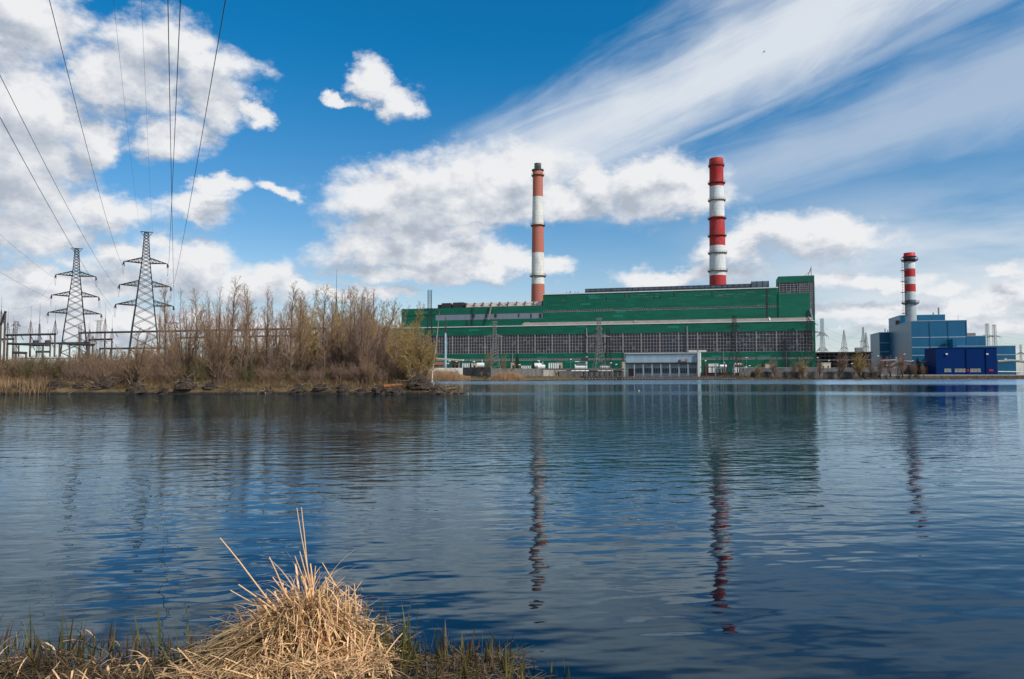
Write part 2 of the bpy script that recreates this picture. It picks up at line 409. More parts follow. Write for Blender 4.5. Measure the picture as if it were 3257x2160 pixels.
# water: dark body, mirror skin, wind ripples that vary in patches
m_water = bpy.data.materials.new('lake_water'); m_water.use_nodes = True; t = m_water.node_tree; t.nodes.clear(); q = G(t)
oo = t.nodes.new('ShaderNodeOutputMaterial'); mxs = t.nodes.new('ShaderNodeMixShader'); t.links.new(mxs.outputs[0], oo.inputs[0])
bd = t.nodes.new('ShaderNodeBsdfDiffuse'); bd.inputs[0].default_value = (.0015, .007, .012, 1); b = t.nodes.new('ShaderNodeBsdfGlossy'); b.inputs[0].default_value = (.66, .86, 1.0, 1)
fr_ = t.nodes.new('ShaderNodeFresnel'); fr_.inputs['IOR'].default_value = 1.333
t.links.new(fr_.outputs[0], mxs.inputs[0]); t.links.new(bd.outputs[0], mxs.inputs[1]); t.links.new(b.outputs[0], mxs.inputs[2])
k = t.nodes.new('ShaderNodeTexCoord').outputs['Object']
wx, wy, wz = q.sep(k)
ly = q.m('LOGARITHM', q.m('MAXIMUM', wy, 2.0), 2.718)
pn = q.noise(q.v('MULTIPLY', k, (.011, .05, 1)), 1.0, 4.0, .55)
lw = q.m('ADD', ly, q.m('MULTIPLY', q.m('SUBTRACT', pn, .5), .30))
def L(y): return (math.log(y) - 1.5) / 5.0
wind = q.ramp(q.m('DIVIDE', q.m('SUBTRACT', lw, 1.5), 5.0), [(L(6), .05), (L(11), .10), (L(15), .30), (L(20), .70), (L(28), 1.0), (L(44), .85), (L(54), .22), (L(80), .16), (L(91), .65), (L(100), .4), (L(114), .08), (L(165), .08), (L(180), 1.0), (L(300), .9)])
wpat = q.sstep(q.noise(q.v('MULTIPLY', k, (.035, .10, 1)), 1.0, 3.0, .6), .34, .62, .35, 1.15)
wind = q.m('MULTIPLY', wind, wpat)
def wave(sx_, sy_, det, rg, z=0.0, rot=.12):
    rr = q.v('MULTIPLY', q.comb(q.m('ADD', q.m('MULTIPLY', wx, math.cos(rot)), q.m('MULTIPLY', wy, math.sin(rot))), q.m('SUBTRACT', q.m('MULTIPLY', wy, math.cos(rot)), q.m('MULTIPLY', wx, math.sin(rot))), z), (sx_, sy_, 1))
    return q.noise(rr, 1.0, det, rg)
h1 = q.m('MULTIPLY', wave(.85, 1.8, 2.0, .42), .056)
h2 = q.m('MULTIPLY', wave(1.7, 2.8, 3.0, .5, 3.0, -.2), .016)
h3 = q.m('MULTIPLY', wave(4.0, 9.0, 2.0, .5, 7.0, .35), .006)
wi2 = q.m('MULTIPLY', wind, wind)
hh = q.m('ADD', q.m('MULTIPLY', h1, q.m('ADD', .40, q.m('MULTIPLY', wind, .22))), q.m('ADD', q.m('MULTIPLY', h2, q.m('ADD', .04, q.m('MULTIPLY', wind, .96))), q.m('MULTIPLY', h3, wi2)))
bn = t.nodes.new('ShaderNodeBump'); bn.inputs['Strength'].default_value = 1.0; bn.inputs['Distance'].default_value = 1.0
t.links.new(hh, bn.inputs['Height']); t.links.new(bn.outputs[0], b.inputs['Normal']); t.links.new(bn.outputs[0], fr_.inputs['Normal'])
far = q.sstep(ly, math.log(40), math.log(220))
lw2 = q.m('ADD', lw, q.m('MULTIPLY', q.m('SUBTRACT', q.noise(q.v('MULTIPLY', k, (.05, .12, 1)), 1.0, 4.0, .6), .5), .35))
ruf = q.m('ADD', q.m('MULTIPLY', q.sstep(lw2, math.log(160), math.log(200)), .17), q.m('MULTIPLY', q.m('MULTIPLY', q.sstep(lw2, math.log(80), math.log(92)), q.sstep(lw2, math.log(112), math.log(100))), .12))
t.links.new(q.m('ADD', .012, q.m('ADD', ruf, q.m('MULTIPLY', q.m('MULTIPLY', wind, far), .04))), b.inputs['Roughness'])
mb = MB(); mb.quad((-1200, -60, 0), (1200, -60, 0), (1200, 420, 0), (-1200, 420, 0))
o = mb.build('water', m_water); tag(o, kind='structure')
# ------------------------------------------------------------------ the green power station
m_green = cell_mat('green_cladding', (.001, .082, .046), (.004, .140, .088), 6.0, 1.25, .45, .3, .35, (.010, .17, .12), .98, .26)
m_greyp = mat('grey_panels', (.20, .21, .26), .7, .1, .4, (1.6, 1, .15))
m_mull = mat('pale_mullions', (.33, .30, .295), .7, .2, .6)
m_glass = cell_mat('dark_glazing', (.005, .007, .014), (.022, .030, .052), 1.65, 1.35, .12, .5, 0, (.10, .11, .13), .94, .2)
m_roofp = mat('pale_roof_sheet', (.25, .21, .185), .75, .2, .25, (2.2, 1, 1), col2=(.19, .165, .15))
m_white = mat('white_trim', (.62, .62, .60), .6, .1, .6)
m_lant = mat('rooflight_glass', (.10, .13, .17), .35, .3, .3)
m_dark = mat('dark_steel', (.035, .034, .036), .65, .3, .8)
m_rust = mat('rusty_steel', (.13, .065, .04), .8, .35, .8)
m_steel = mat('grey_steel', (.22, .23, .24), .55, .2, .8)
m_conc = mat('weathered_concrete', (.30, .28, .25), .9, .25, .5, (1, 1, .6), col2=(.16, .145, .13), thr=(.45, .7))
m_dconc = mat('dark_concrete', (.13, .12, .115), .92, .3, .7, (1, 1, .6), col2=(.07, .065, .06), thr=(.45, .7))

CF = 409.0; CB = 437.0                       # front (turbine hall) and rear (boiler hall) facade planes
s0, _, _ = pl(1215, 1100, CF); s1 = pl(2591, 1100, CF)[0]
works = thing('power_station', 'huge green clad power station hall with long bands of gridded glazing', 'power station', pw(s0, CF, GZ), RZP)
def LW(px, py, C=CF): a = pl(px, py, C); return a[0] - s0, a[2] - GZ
Wd = s1 - s0
# facade heights measured on the front plane
zt = LW(1900, 1033.5)[1]; zw1 = LW(1900, 1061)[1]; zw0 = LW(1900, 1122.5)[1]; zs1 = LW(1900, 1139.5)[1]; zs0 = LW(1900, 1145.5)[1]
mb = MB()
mb.box(0, Wd, 0, 27.5, 0, zs0); mb.box(0, Wd, .35, 27.5, zs0, zs1); mb.box(0, Wd, 0, 27.5, zs1, zw0); mb.box(0, Wd, .6, 27.5, zw0, zw1); mb.box(0, Wd, 0, 27.5, zw1, zt)
wall_f = mb.build('wall', m_green, works)
MB().box(-.3, Wd + .3, -.25, .6, zt, zt + .45).build('roof_edge', m_white, works)
# window bays of the turbine hall: bay lines every 54-60 photo px, i.e. about 9.9 m
bay = LW(1711, 1100)[0] - LW(1657, 1100)[0]; xb = LW(1388, 1100)[0]
rngw = random.Random(4)
def bay_window(x0, x1, z0, z1, yf, cols, rows, mw=.15, pil=.5, parent=works, name='window'):
    gl = MB().box(x0, x1, yf, yf + .1, z0, z1).build(name, m_glass, parent)
    fr = MB()
    fr.box(x0, x0 + pil * .5, yf - .32, yf - .003, z0, z1); fr.box(x1 - pil * .5, x1, yf - .32, yf - .003, z0, z1)
    for i in range(1, cols):
        xx = x0 + (x1 - x0) * i / cols; fr.box(xx - mw / 2, xx + mw / 2, yf - .20, yf - .003, z0, z1)
    for j in range(0, rows + 1):
        zz = z0 + (z1 - z0) * j / rows; zz = min(max(zz, z0 + mw / 2), z1 - mw / 2)
        fr.box(x0 + pil * .5, x1 - pil * .5, yf - .15, yf - .006, zz - mw / 2, zz + mw / 2)
    fr.build('frame', m_mull, gl)
    return gl
x = xb
while x < Wd - 1:
    x2 = min(x + bay, Wd - .6)
    if x2 - x > 3: 
        bay_window(x + .05, x2 - .05, zw0, zw1, .45, max(2, round(6 * (x2 - x) / bay)), 6)
        if rngw.random() < .93: bay_window(x + .2, x2 - .2, zs0, zs1, .22, 10, 1, .28, .3)
    x += bay
x = xb - bay
while x > 4:
    bay_window(x + .05, x + bay - .05, zw0, zw1, .45, 6, 6); x -= bay
# pale replaced panels low in one bay, and streaky light repair plates
a = LW(2190, 1118)[0]; MB().box(a, LW(2247, 1118)[0], .2, .28, zw0, LW(2190, 1114)[1]).build('repair_panel', m_white, works)
for px in (2186, 1866):
    a = LW(px, 1060)[0]; MB().box(a - .3, a + .3, -.35, -.02, zw0, zw1 + 3.2).build('downpipe', m_steel, works)
# pale barrel roof over the turbine hall
xl = LW(1659, 1040)[0]; hv = 2.3
prof = [(0.35, zt + .46)] + [(.4 + 26.5 * .5 * (1 - math.cos(t)), zt + .46 + hv * math.sin(t) * (1 if t < math.pi / 2 else 1)) for t in np.linspace(.12, math.pi / 2, 9)] + [(27.4, zt + .46 + hv), (27.4, zt + .46)]
mb = MB(); n = 28; xs = [xl + (Wd - .5 - xl) * i / n for i in range(n + 1)]
mb.prism_x(prof, xl, Wd - .5); mb.build('roof', m_roofp, works, False)
for px in (1664, 2017, 2449, 2578):
    a = LW(px, 1030)[0]; MB().prism_x([(y_ - .15, z_ + .3) for y_, z_ in prof], a - .35, a + .35).build('roof_rib', m_white if px > 2400 else m_roofp, works)
# left part: flat roof + rear lower block
def LB(px, py): return LW(px, py, CB)
D = CB - CF
xt0 = LB(1727, 950)[0]; xt1 = LB(2591, 950)[0]; xT = LB(2475, 900)[0]; xM = LB(2440, 940)[0]
zlow = LB(1600, 975)[1]; zg1 = LB(1600, 997)[1]; zg0 = LB(1600, 1015)[1]
ztall = LB(2100, 927)[1]; zss1 = LB(1900, 984.5)[1]; zss0 = LB(1900, 990)[1]; ztow = LB(2530, 878)[1]
MB().box(0, xt0 - .05, D, D + 40, 0, zg0).box(0, xt0 - .05, D + .02, D + 40, zg1, zlow).box(0, xt0 - .05, D + .3, D + 39, zg0, zg1).build('lower_block', m_green, works)
MB().box(LB(1385, 1005)[0], xt0 - .3, D + .1, D + .29, zg0, zg1).build('grey_band', m_greyp, works)
for px in (1502, 1508, 1546, 1574, 1578, 1650, 1689, 1717, 1721):
    a, z = LB(px, 1007 - (px - 1500) * .012); MB().box(a - .35, a + .35, D - .05, D + .09, z - 1.2 if px % 2 else z - .6, z + 1.4).build('louvre', m_dark, works)
a = LB(1504, 990)[0]; MB().box(a - .3, a + .3, D - .5, D - .02, zt, zlow).build('ladder', m_dark, works)
a = LB(1486, 1022)[0]; MB().box(a - .2, a + .2, D - .4, D - .02, zt, zg0 - .4).build('downpipe', m_dark, works)
MB().tube((LB(1555, 1012)[0], D - 1.5, zg0 - .3), (LB(1564, 980)[0], D - .8, zlow + .6), .5, .5, 8).build('duct', m_roofp, works)
# roof clutter on the low block
xa = LB(1385, 970)[0]; xc = LB(1478, 970)[0]; xd = LB(1722, 965)[0]
MB().box(xa, xc, D + 4, D + 14, zlow, zlow + 2.6).box(xa + 3, xa + 9, D + 3, D + 6, zlow, zlow + 3.4).box(xc - 9, xc - 2, D + 3, D + 8, zlow, zlow + 3.6).build('roof_plant', m_dark, works)
mb = MB()
nseg = 9
for i in range(nseg):
    a = xc + .3 + (xd - xc - .3) * i / nseg; b2 = xc + (xd - xc) * (i + 1) / nseg - .25
    mb.prism_x([(D + 2, zlow), (D + 2, zlow + .5), (D + 5, zlow + 3.0), (D + 8, zlow + 3.0), (D + 8, zlow)], a, b2)
mb.build('rooflight', mat('old_pale_sheeting', (.38, .33, .31), .7, .3, .4, (1, 1, 1), col2=(.12, .07, .06), thr=(.5, .72)), works)
for i in range(nseg + 1):
    a = xc + (xd - xc) * i / nseg; MB().box(a - .12, a + .12, D + 1.9, D + 8.1, zlow, zlow + 3.15).build('rooflight_rib', m_rust, works)
# tall boiler hall
MB().box(xt0, xT, D, D + 45, 0, zss0).box(xt0, xT, D + .3, D + 45, zss0, zss1).box(xt0, xT, D, D + 45, zss1, ztall).build('tall_block', m_green, works)
MB().box(xt0 - .2, xT, D - .3, D + .5, ztall, ztall + .5).build('roof_edge', m_white, works)
nb = 13
for i in range(nb):
    a = xt0 + .2 + (xT - xt0 - .4) * i / nb; b2 = xt0 + .2 + (xT - xt0 - .4) * (i + 1) / nb
    bay_window(a + .1, b2 - .1, zss0 + .05, zss1, D + .2, 8, 1, .16, .3)
a = LB(2440, 940)[0]; MB().box(a - .4, a + .4, D - .15, D - .01, zt, ztall).build('wall_joint', m_dark, works)
# old grey patches where cladding has come away
mb = MB()
rr = random.Random(9)
for i in range(46):
    px = rr.uniform(1745, 2430); a, z = LB(px, 0)[0], ztall - rr.choice((1.6, 2.2, 3.0, 3.6, 4.2, 9.5, 20.0))
    w_ = rr.uniform(.5, 3.2); mb.box(a - w_, a + w_, D - .03, D - .004, z, z + rr.uniform(.1, .28))
mb.build('scratched_strip', mat('bleached_green', (.10, .21, .17), .8, .3, .9), works)
for px, py in ((1868, 944), (1988, 941), (2001, 941), (2145, 938), (2265, 934), (1929, 950), (2081, 945), (2101, 944)):
    a, z = LB(px, py); MB().box(a - .3, a + .3, D - .12, D - .005, z - .9, z + .9).build('vent', m_dark, works)
# lantern along the tall roof
la, lb, lc = LB(1859, 930)[0], LB(2390, 915)[0], LB(2447, 905)[0]
lan = MB().box(la, lb, D + 3, D + 12, ztall + .2, ztall + 3.0).box(lb + .1, lc, D + 2.6, D + 12, ztall + .2, ztall + 4.4).build('rooflight', m_lant, works)
mb = MB(); nl = 30
for i in range(nl + 1):
    a = la + (lb - la) * i / nl; mb.box(a - .14, a + .14, D + 2.85, D + 3 - .01, ztall + .2, ztall + 3.2)
for zz in (.3, 1.6, 3.0): mb.box(la, lb, D + 2.75, D + 2.84, ztall + zz, ztall + zz + .22)
for i in range(4):
    a = lb + .2 + (lc - lb - .5) * i / 3; mb.box(a - .1, a + .1, D + 2.45, D + 2.59, ztall + .2, ztall + 4.6)
mb.build('rooflight_frame', m_dark, lan)
mb = MB()
for i in range(40):
    a = rr.uniform(la - 12, lc); mb.box(a - .1, a + .1, D + .8, D + 1.0, ztall + .4, ztall + rr.uniform(1.0, 1.9))
for zz in (1.2,): mb.box(la, lc, D + .8, D + .88, ztall + zz, ztall + zz + .1)
mb.build('roof_railing', m_dark, works)
# stair tower
zq1 = LB(2530, 897.5)[1]; zq0 = LB(2530, 932)[1]; xcA = LB(2575, 900)[0]; zc0 = LB(2580, 1001)[1]
mb = MB().box(xT + .02, xt1, D - .4, D + 16, zq1, ztow).box(xT + .02, xcA, D - .4, D + 16, 0, zq0).box(xT + .02, xt1, D + .3, D + 15.5, zq0, zq1).box(xcA, xt1, D + .3, D + 15.5, zc0, zq0).box(xcA, xt1, D - .4, D + 16, 0, zc0)
mb.box(xt1 - .25, xt1 + .05, D - .4, D + .28, zc0, zq1)
mb.build('stair_tower', m_green, works)
for a, b2 in ((xT + .6, xT + (xcA - xT) * .62), (xT + (xcA - xT) * .66, xcA - .4)):
    bay_window(a, b2, zq0, zq1, D + .1, 5, 5, .16, .4)
bay_window(xcA + .1, xt1 - .3, zc0, zq1, D + .08, 3, 15, .16, .4)
MB().tube((xt1 - 3, D + 3, ztow), (xt1 - 1.2, D + 3, ztow + 4.6), .16).tube((xt1 - 1.2, D + 3, ztow), (xt1 - 1.2, D + 3, ztow + 5.4), .16).tube((xt1 - 5, D + 3, ztow), (xt1 - 1.2, D + 3, ztow + 3.2), .1).build('roof_mast', m_rust, works)
MB().tube((xt1 - 2.6, D - .9, zc0 + 3), (xt1 - 1.6, D - .9, zt + 3), .55, .55, 8).build('duct', m_steel, works)

# ------------------------------------------------------------------ chimneys
def band_mat(name, bands, rough=.75, joints=2.4):
    m = bpy.data.materials.new(name); m.use_nodes = True; t = m.node_tree; t.nodes.clear(); q = G(t)
    b = t.nodes.new('ShaderNodeBsdfPrincipled'); o = t.nodes.new('ShaderNodeOutputMaterial'); t.links.new(b.outputs[0], o.inputs[0])
    b.inputs['Roughness'].default_value = rough; b.inputs['Specular IOR Level'].default_value = .3
    k = t.nodes.new('ShaderNodeTexCoord').outputs['Object']; x_, y_, z_ = q.sep(k)
    H = bands[-1][0]; st = []
    prev = 0.0
    for ztop, c_ in bands: st.append((prev / H, c_)); prev = ztop
    base = q.ramp(q.m('DIVIDE', z_, H), st, 'CONSTANT')
    n_ = q.noise(q.v('MULTIPLY', k, (1, 1, .35)), .55, 6.0, .65)
    c = q.mix(q.sstep(n_, .38, .75, 0, .35), base, (.22, .17, .14), 'MIX')
    j = q.m('LESS_THAN', q.m('FRACT', q.m('DIVIDE', z_, joints)), .07)
    a2 = q.m('LESS_THAN', q.m('FRACT', q.m('MULTIPLY', q.m('ARCTAN2', y_, x_), 2.55)), .035)
    c = q.mix(q.m('MULTIPLY', q.m('MAXIMUM', j, a2), .28), c, (.10, .07, .06))
    t.links.new(c, b.inputs['Base Color']); return m
def gallery(parent, z, r, w, m, rail=1.5, brackets=20):
    mb = MB().lathe([(r + .02, z - .15), (r + w, z), (r + w, z + .12), (r + .02, z + .12)], 28)
    for i in range(brackets):
        t_ = 2 * math.pi * i / brackets; c_, s_ = math.cos(t_), math.sin(t_)
        mb.tube((c_ * r, s_ * r, z - 1.1), (c_ * (r + w * .9), s_ * (r + w * .9), z - .05), .09, .09, 3)
        mb.tube((c_ * (r + w - .05), s_ * (r + w - .05), z), (c_ * (r + w - .05), s_ * (r + w - .05), z + rail), .06, .06, 3)
    for zz in (rail * .5, rail):
        pts = [((r + w - .05) * math.cos(2 * math.pi * i / 28), (r + w - .05) * math.sin(2 * math.pi * i / 28), z + zz) for i in range(29)]
        mb.path(pts, .06, 3)
    return mb.build('gallery', m, parent)
def chimney(px, py_top, Y, spec, bands, rings, label, m, cap=None, ring_m=None, w_=1.0, joints=2.4, nseg=40):
    X, _, zt_ = wp(px, py_top, Y); base = GZ
    rt = thing('chimney', label, 'chimney', (X, Y, base))
    zz = lambda py: wp(px, py, Y)[2] - base
    sc = Y / FPX
    prof = [(p[1] * sc * .5, zz(p[0])) for p in spec]
    prof = [(prof[0][0] * (1.1 if py_top < 700 else 1.0), 0.0)] + prof
    prof = sorted(prof, key=lambda p: p[1])
    bm = band_mat(m, [(zz(b_[0]), b_[1]) for b_ in bands], joints=joints)
    MB().lathe(prof, nseg).build('shaft', bm, rt, True)
    for (py, wr) in rings: gallery(rt, zz(py), np.interp(zz(py), [p[1] for p in prof], [p[0] for p in prof]), wr, ring_m or m_rust)
    return rt, zz, sc, prof
RED1 = (.42, .125, .085); WH = (.66, .65, .61); RED2 = (.42, .018, .022); WH2 = (.64, .66, .66)
c1_, zz, sc, prof = chimney(1710.5, 544, 520, [(960, 43.5), (879, 41), (717, 37.2), (628, 33.2), (560, 32.2), (545, 33.5)], [(906, RED1), (806, WH), (717, RED1), (628, WH), (540, RED1)][:0] or [(960 + 4, RED1), (906, RED1), (806, WH), (717, RED1), (628, WH), (541, RED1)],
    [(879, 1.35), (718.5, 1.1), (559.5, 1.0)], 'slender weathered chimney with faded brick-red bands and grey flue tip', 'faded_banded_concrete', w_=1)
MB().lathe([(prof[-1][0], zz(545)), (prof[-1][0] * 1.16, zz(544)), (prof[-1][0] * 1.16, zz(540.5)), (prof[-1][0] * .9, zz(540))], 32).build('collar', mat('dark_teal_rim', (.03, .06, .07), .6), c1_)
MB().lathe([(11.2 * sc, zz(541)), (11.2 * sc, zz(522)), (11.8 * sc, zz(521.5)), (11.8 * sc, zz(520.5)), (10 * sc, zz(520.3))], 32).build('flue_tip', mat('grey_flue', (.24, .25, .23), .5, .3, .8), c1_, True)
c2_, zz, sc, prof = chimney(2278, 506, 500, [(902, 52), (877, 51.6), (783, 49.2), (694, 47.8), (597, 44.5), (529, 43.6), (527, 45.8), (508, 44), (505, 42.5)], [(902, RED2), (877.5, RED2), (783, WH2), (694, RED2), (597, WH2), (504, RED2)],
    [(863.5, 1.2), (806.5, 1.1), (751.6, 1.1), (696.5, 1.1), (639, 1.0), (584, 1.1), (529, .8)], 'thick tall chimney with bright red and white bands and seven galleries', 'bright_banded_concrete', ring_m=m_rust)
c3_, zz, sc, prof = chimney(2892, 806, 470, [(1003, 32.4), (970, 32.2), (860, 31.8), (831, 31.6)], [(967, (.34, .38, .40)), (955.5, (.05, .13, .17)), (929, (.50, .56, .58)), (905, RED2), (882, (.50, .56, .58)), (857, RED2), (833.5, (.50, .56, .58)), (829, RED2)],
    [(965, 1.8), (828.5, 1.8)], 'short stout red and white chimney with flared red top on the blue plant', 'steel_banded_stack', ring_m=m_dark, joints=3.2)
r0 = prof[-1][0]
MB().lathe([(r0 * 1.04, zz(829)), (r0 * 1.04, zz(818))], 32).build('silencer_band', mat('stack_dark_band', (.06, .08, .11), .5), c3_, True)
MB().lathe([(r0 * 1.02, zz(818.4)), (r0 * 1.28, zz(818)), (r0 * 1.28, zz(815.6)), (r0 * 1.04, zz(815)), (r0 * 1.06, zz(807)), (r0 * 1.0, zz(805))], 32).build('flared_rim', mat('stack_red', (.42, .02, .02), .5), c3_, True)
# caged ladder on the short stack
mb = MB(); lx = -r0 - 1.5
for dx in (-.9, .9): mb.tube((lx + dx, -1.2, zz(1003)), (lx + dx, -1.2, zz(820)), .09)
z_ = zz(1003)
while z_ < zz(822): mb.tube((lx - .9, -1.2, z_), (lx + .9, -1.2, z_), .06); mb.tube((lx - .9, -1.2, z_), (lx + .9, -1.2, z_ + 1.1), .05); z_ += 1.6
for py in (998, 965, 931, 896, 862): mb.box(lx - 1.5, lx + 1.4, -2.4, -.2, zz(py) - .15, zz(py) + .15)
mb.build('ladder', m_rust, c3_)
for (ch, r_, pys) in ((c2_, 4.95, None), (c1_, 4.0, None)):
    mb = MB(); mb.box(-.35, .35, -r_ - .35, -r_ - .2, 45, 60); 
# ------------------------------------------------------------------ blue combined-cycle plant
m_bf = mat('blue_front_cladding', (.002, .105, .215), .38, .10, .3, (1, 1, .1), spec=.5)
m_bs = mat('blue_stripe', (.30, .42, .50), .5)
m_rb = mat('royal_blue_cladding', (.001, .026, .135), .7, .08, .3, (1, 1, .1), spec=.08)
def block(px0, px1, pyt, C, depth, name, label, m, zfix=None, stripes=(), cat='building', edge=True):
    a, _, zt_ = pl(px0, pyt, C); b2 = pl(px1, pyt, C)[0]
    if zfix is not None: zt_ = zfix
    rt = thing(name, label, cat, pw(a, C, GZ), RZP); w = b2 - a; h = zt_ - GZ
    MB().box(0, w, 0, depth, 0, h).build('wall', m, rt)
    if edge: MB().box(-.15, w + .15, -.15, depth + .15, h, h + .35).build('roof_edge', m_bs if m is not m_rb else m_rb, rt)
    for py in stripes:
        z = pl(px0, py, C)[2] - GZ; MB().box(.05, w - .05, -.12, -.004, z - .22, z + .22).build('stripe', m_bs, rt)
    return rt, w, h, C
def zl(px, py, C): return pl(px, py, C)[2] - GZ
B_, wB, hB, _ = block(2898, 3075, 1022.5, 470, 58, 'turbine_building', 'largest blue cladded block with thin pale horizontal lines', m_bf, stripes=(1073.6, 1105, 1130.5))
A_, wA, hA, _ = block(2863, 3006, 1004, 529, 34, 'boiler_building', 'blue rooftop block highest of the blue plant below its chimney', m_bf)
C_, wC, hC, _ = block(2796.5, 2842, 1058.5, 529, 30, 'annexe_building', 'blue block with pale sheened side at the left end of the blue plant', m_bf, stripes=(1091, 1119))
Dk, wD, hD, _ = block(3040, 3135, 1070.5, 500, 30, 'filter_building', 'blue block with low grey cap beside two lattice pylons', m_bf)
MB().box(6, wD - 4, 4, 20, hD + .36, hD + 2.2).build('roof_cap', m_roofp, Dk)
E_, wE, hE, _ = block(3028, 3230, 1102.5, 462, 26, 'long_low_building', 'long low blue block at the right end of the blue plant', m_bf, stripes=(1129.5,))
Sm, wS, hS, _ = block(3030, 3043, 1078, 459, 10, 'service_tower', 'narrow dark blue riser against the largest blue block', m_bf, edge=False)
F_, wF, hF, _ = block(2976.5, 3170, 1108.5, 428, 22, 'royal_blue_building', 'plain royal blue shed in front of the paler blue plant', m_rb)
for px in (3010, 3139):
    a = pl(px, 1127, 428); MB().box(a[0] - pl(2976.5, 1127, 428)[0] - .5, a[0] - pl(2976.5, 1127, 428)[0] + .5, -.5, -.02, a[2] - GZ - .3, a[2] - GZ + .5).build('floodlight', m_white, F_)
# ground storey windows, doors and pipe of the royal blue shed
ox = pl(2976.5, 1127, 428)[0]
for i, px in enumerate((3009, 3019, 3042, 3054, 3066, 3091, 3103, 3113)):
    a = pl(px, 1178, 428); gl_ = MB().box(a[0] - ox - .8, a[0] - ox + .8, -.08, -.01, a[2] - GZ - .7, a[2] - GZ + .9).build('window', mat('pale_glazing', (.25, .26, .22), .4, .3), F_)
    MB().box(a[0] - ox - .95, a[0] - ox + .95, -.1, -.085, a[2] - GZ - .85, a[2] - GZ - .7).build('sill', m_white, gl_)
for px in (3075, 3152):
    a = pl(px, 1178, 428); MB().box(a[0] - ox - .9, a[0] - ox + .9, -.12, -.01, a[2] - GZ - .5, a[2] - GZ + .5).build('red_sign', mat('red_paint', (.5, .03, .03), .5), F_)
# small fittings on the hall foot and the blue fronts
rd = random.Random(21)
for px in (1500, 1606, 1668, 1738, 1800, 1890, 2250, 2290, 2385, 2440, 2530):
    a = LW(px, 1165)[0]; w_ = rd.uniform(.6, 1.6); z_ = rd.uniform(0, 2.2); MB().box(a - w_, a + w_, -.08, -.005, z_, z_ + rd.uniform(1.8, 3.4)).build('door', m_dark, works)
for px in (1630, 1985, 2300, 2500):
    a = LW(px, 1100)[0]; MB().box(a - .18, a + .18, -.34, -.01, 0, zw0).build('downpipe', m_steel, works)
for f_, n_ in ((.25, .18), (.62, .16)): MB().box(wB * f_, wB * f_ + 3.4, -.1, -.005, hB * n_, hB * n_ + 2.6).build('louvre', m_dark, B_)
for f_ in (.33, .66, .985): MB().box(wB * f_, wB * f_ + .3, -.25, -.125, 0, hB - .3).build('downpipe', m_bf, B_)
MB().box(wA * .16, wA * .3, -.06, -.005, hA - 6, hA - 2.6).build('louvre', m_dark, A_); MB().box(wE * .82, wE * .82 + 1.1, -.5, -.13, hE * .55, hE * .55 + .7).build('floodlight', m_white, E_)
for f_ in (.5, .82): MB().box(wF * f_, wF * f_ + .25, -.3, -.01, 0, hF - .2).build('downpipe', m_rb, F_)
# plant on the roofs
MB().tube((wA * .9, 4, hA), (wA * .9, 4, hA + 5), .5, .5, 8).build('vent_pipe', m_steel, A_)
MB().tube((wA * .8, 6, hA), (wA * .8, 6, hA + 2), .4, .4, 8).build('vent_pipe', m_steel, A_)
MB().tube((wC * .55, 6, hC), (wC * .55, 6, hC + 3), .3).tube((wC * .75, 6, hC), (wC * .75, 6, hC + 2), .3).build('roof_mast', m_steel, C_)
mb = MB().box(-2.2, -.3, 1.5, 3.2, 0, hA - 3); mb.build('stair_shaft', m_rust, A_)
# ------------------------------------------------------------------ lattice pylons
m_pyl = mat('galvanised_dark', (.026, .028, .032), .6, .25, 1.0)
m_pyll = mat('galvanised_light', (.20, .20, .19), .6, .25, 1.0)
m_ins = mat('insulator_glass', (.02, .03, .035), .35, .3)
m_wire = mat('bare_wire', (.05, .05, .055), .5, .1)
def lattice_body(prof, step_k=.5, rl=.13, rb=.055, mid=False):
    """prof: [(z, full width)] from ground up; four legs and crossed bracing"""
    mb = MB(); zs = [p[0] for p in prof]; ws = [p[1] for p in prof]
    H = zs[-1]; wf = lambda z: float(np.interp(z, zs, ws))
    levels = [zs[0]]; z = zs[0]
    while z < H - .3:
        z = min(H, z + max(.9, wf(z) * step_k)); levels.append(z)
    cor = lambda z: [(sx_ * wf(z) / 2, sy_ * wf(z) / 2, z) for sx_, sy_ in ((-1, -1), (1, -1), (1, 1), (-1, 1))]
    for z0, z1 in zip(zs[:-1], zs[1:]):
        a, b2 = cor(z0), cor(z1); k = 1 - .5 * z0 / H
        for i in range(4): mb.tube(a[i], b2[i], rl * k, rl * (1 - .5 * z1 / H), 4, False)
    for z0, z1 in zip(levels[:-1], levels[1:]):
        a, b2 = cor(z0), cor(z1)
        for i in range(4):
            j = (i + 1) % 4
            mb.tube(a[i], b2[j], rb, rb, 3, False); mb.tube(a[j], b2[i], rb, rb, 3, False)
            if mid: mb.tube(b2[i], b2[j], rb * .8, rb * .8, 3, False)
    return mb, wf
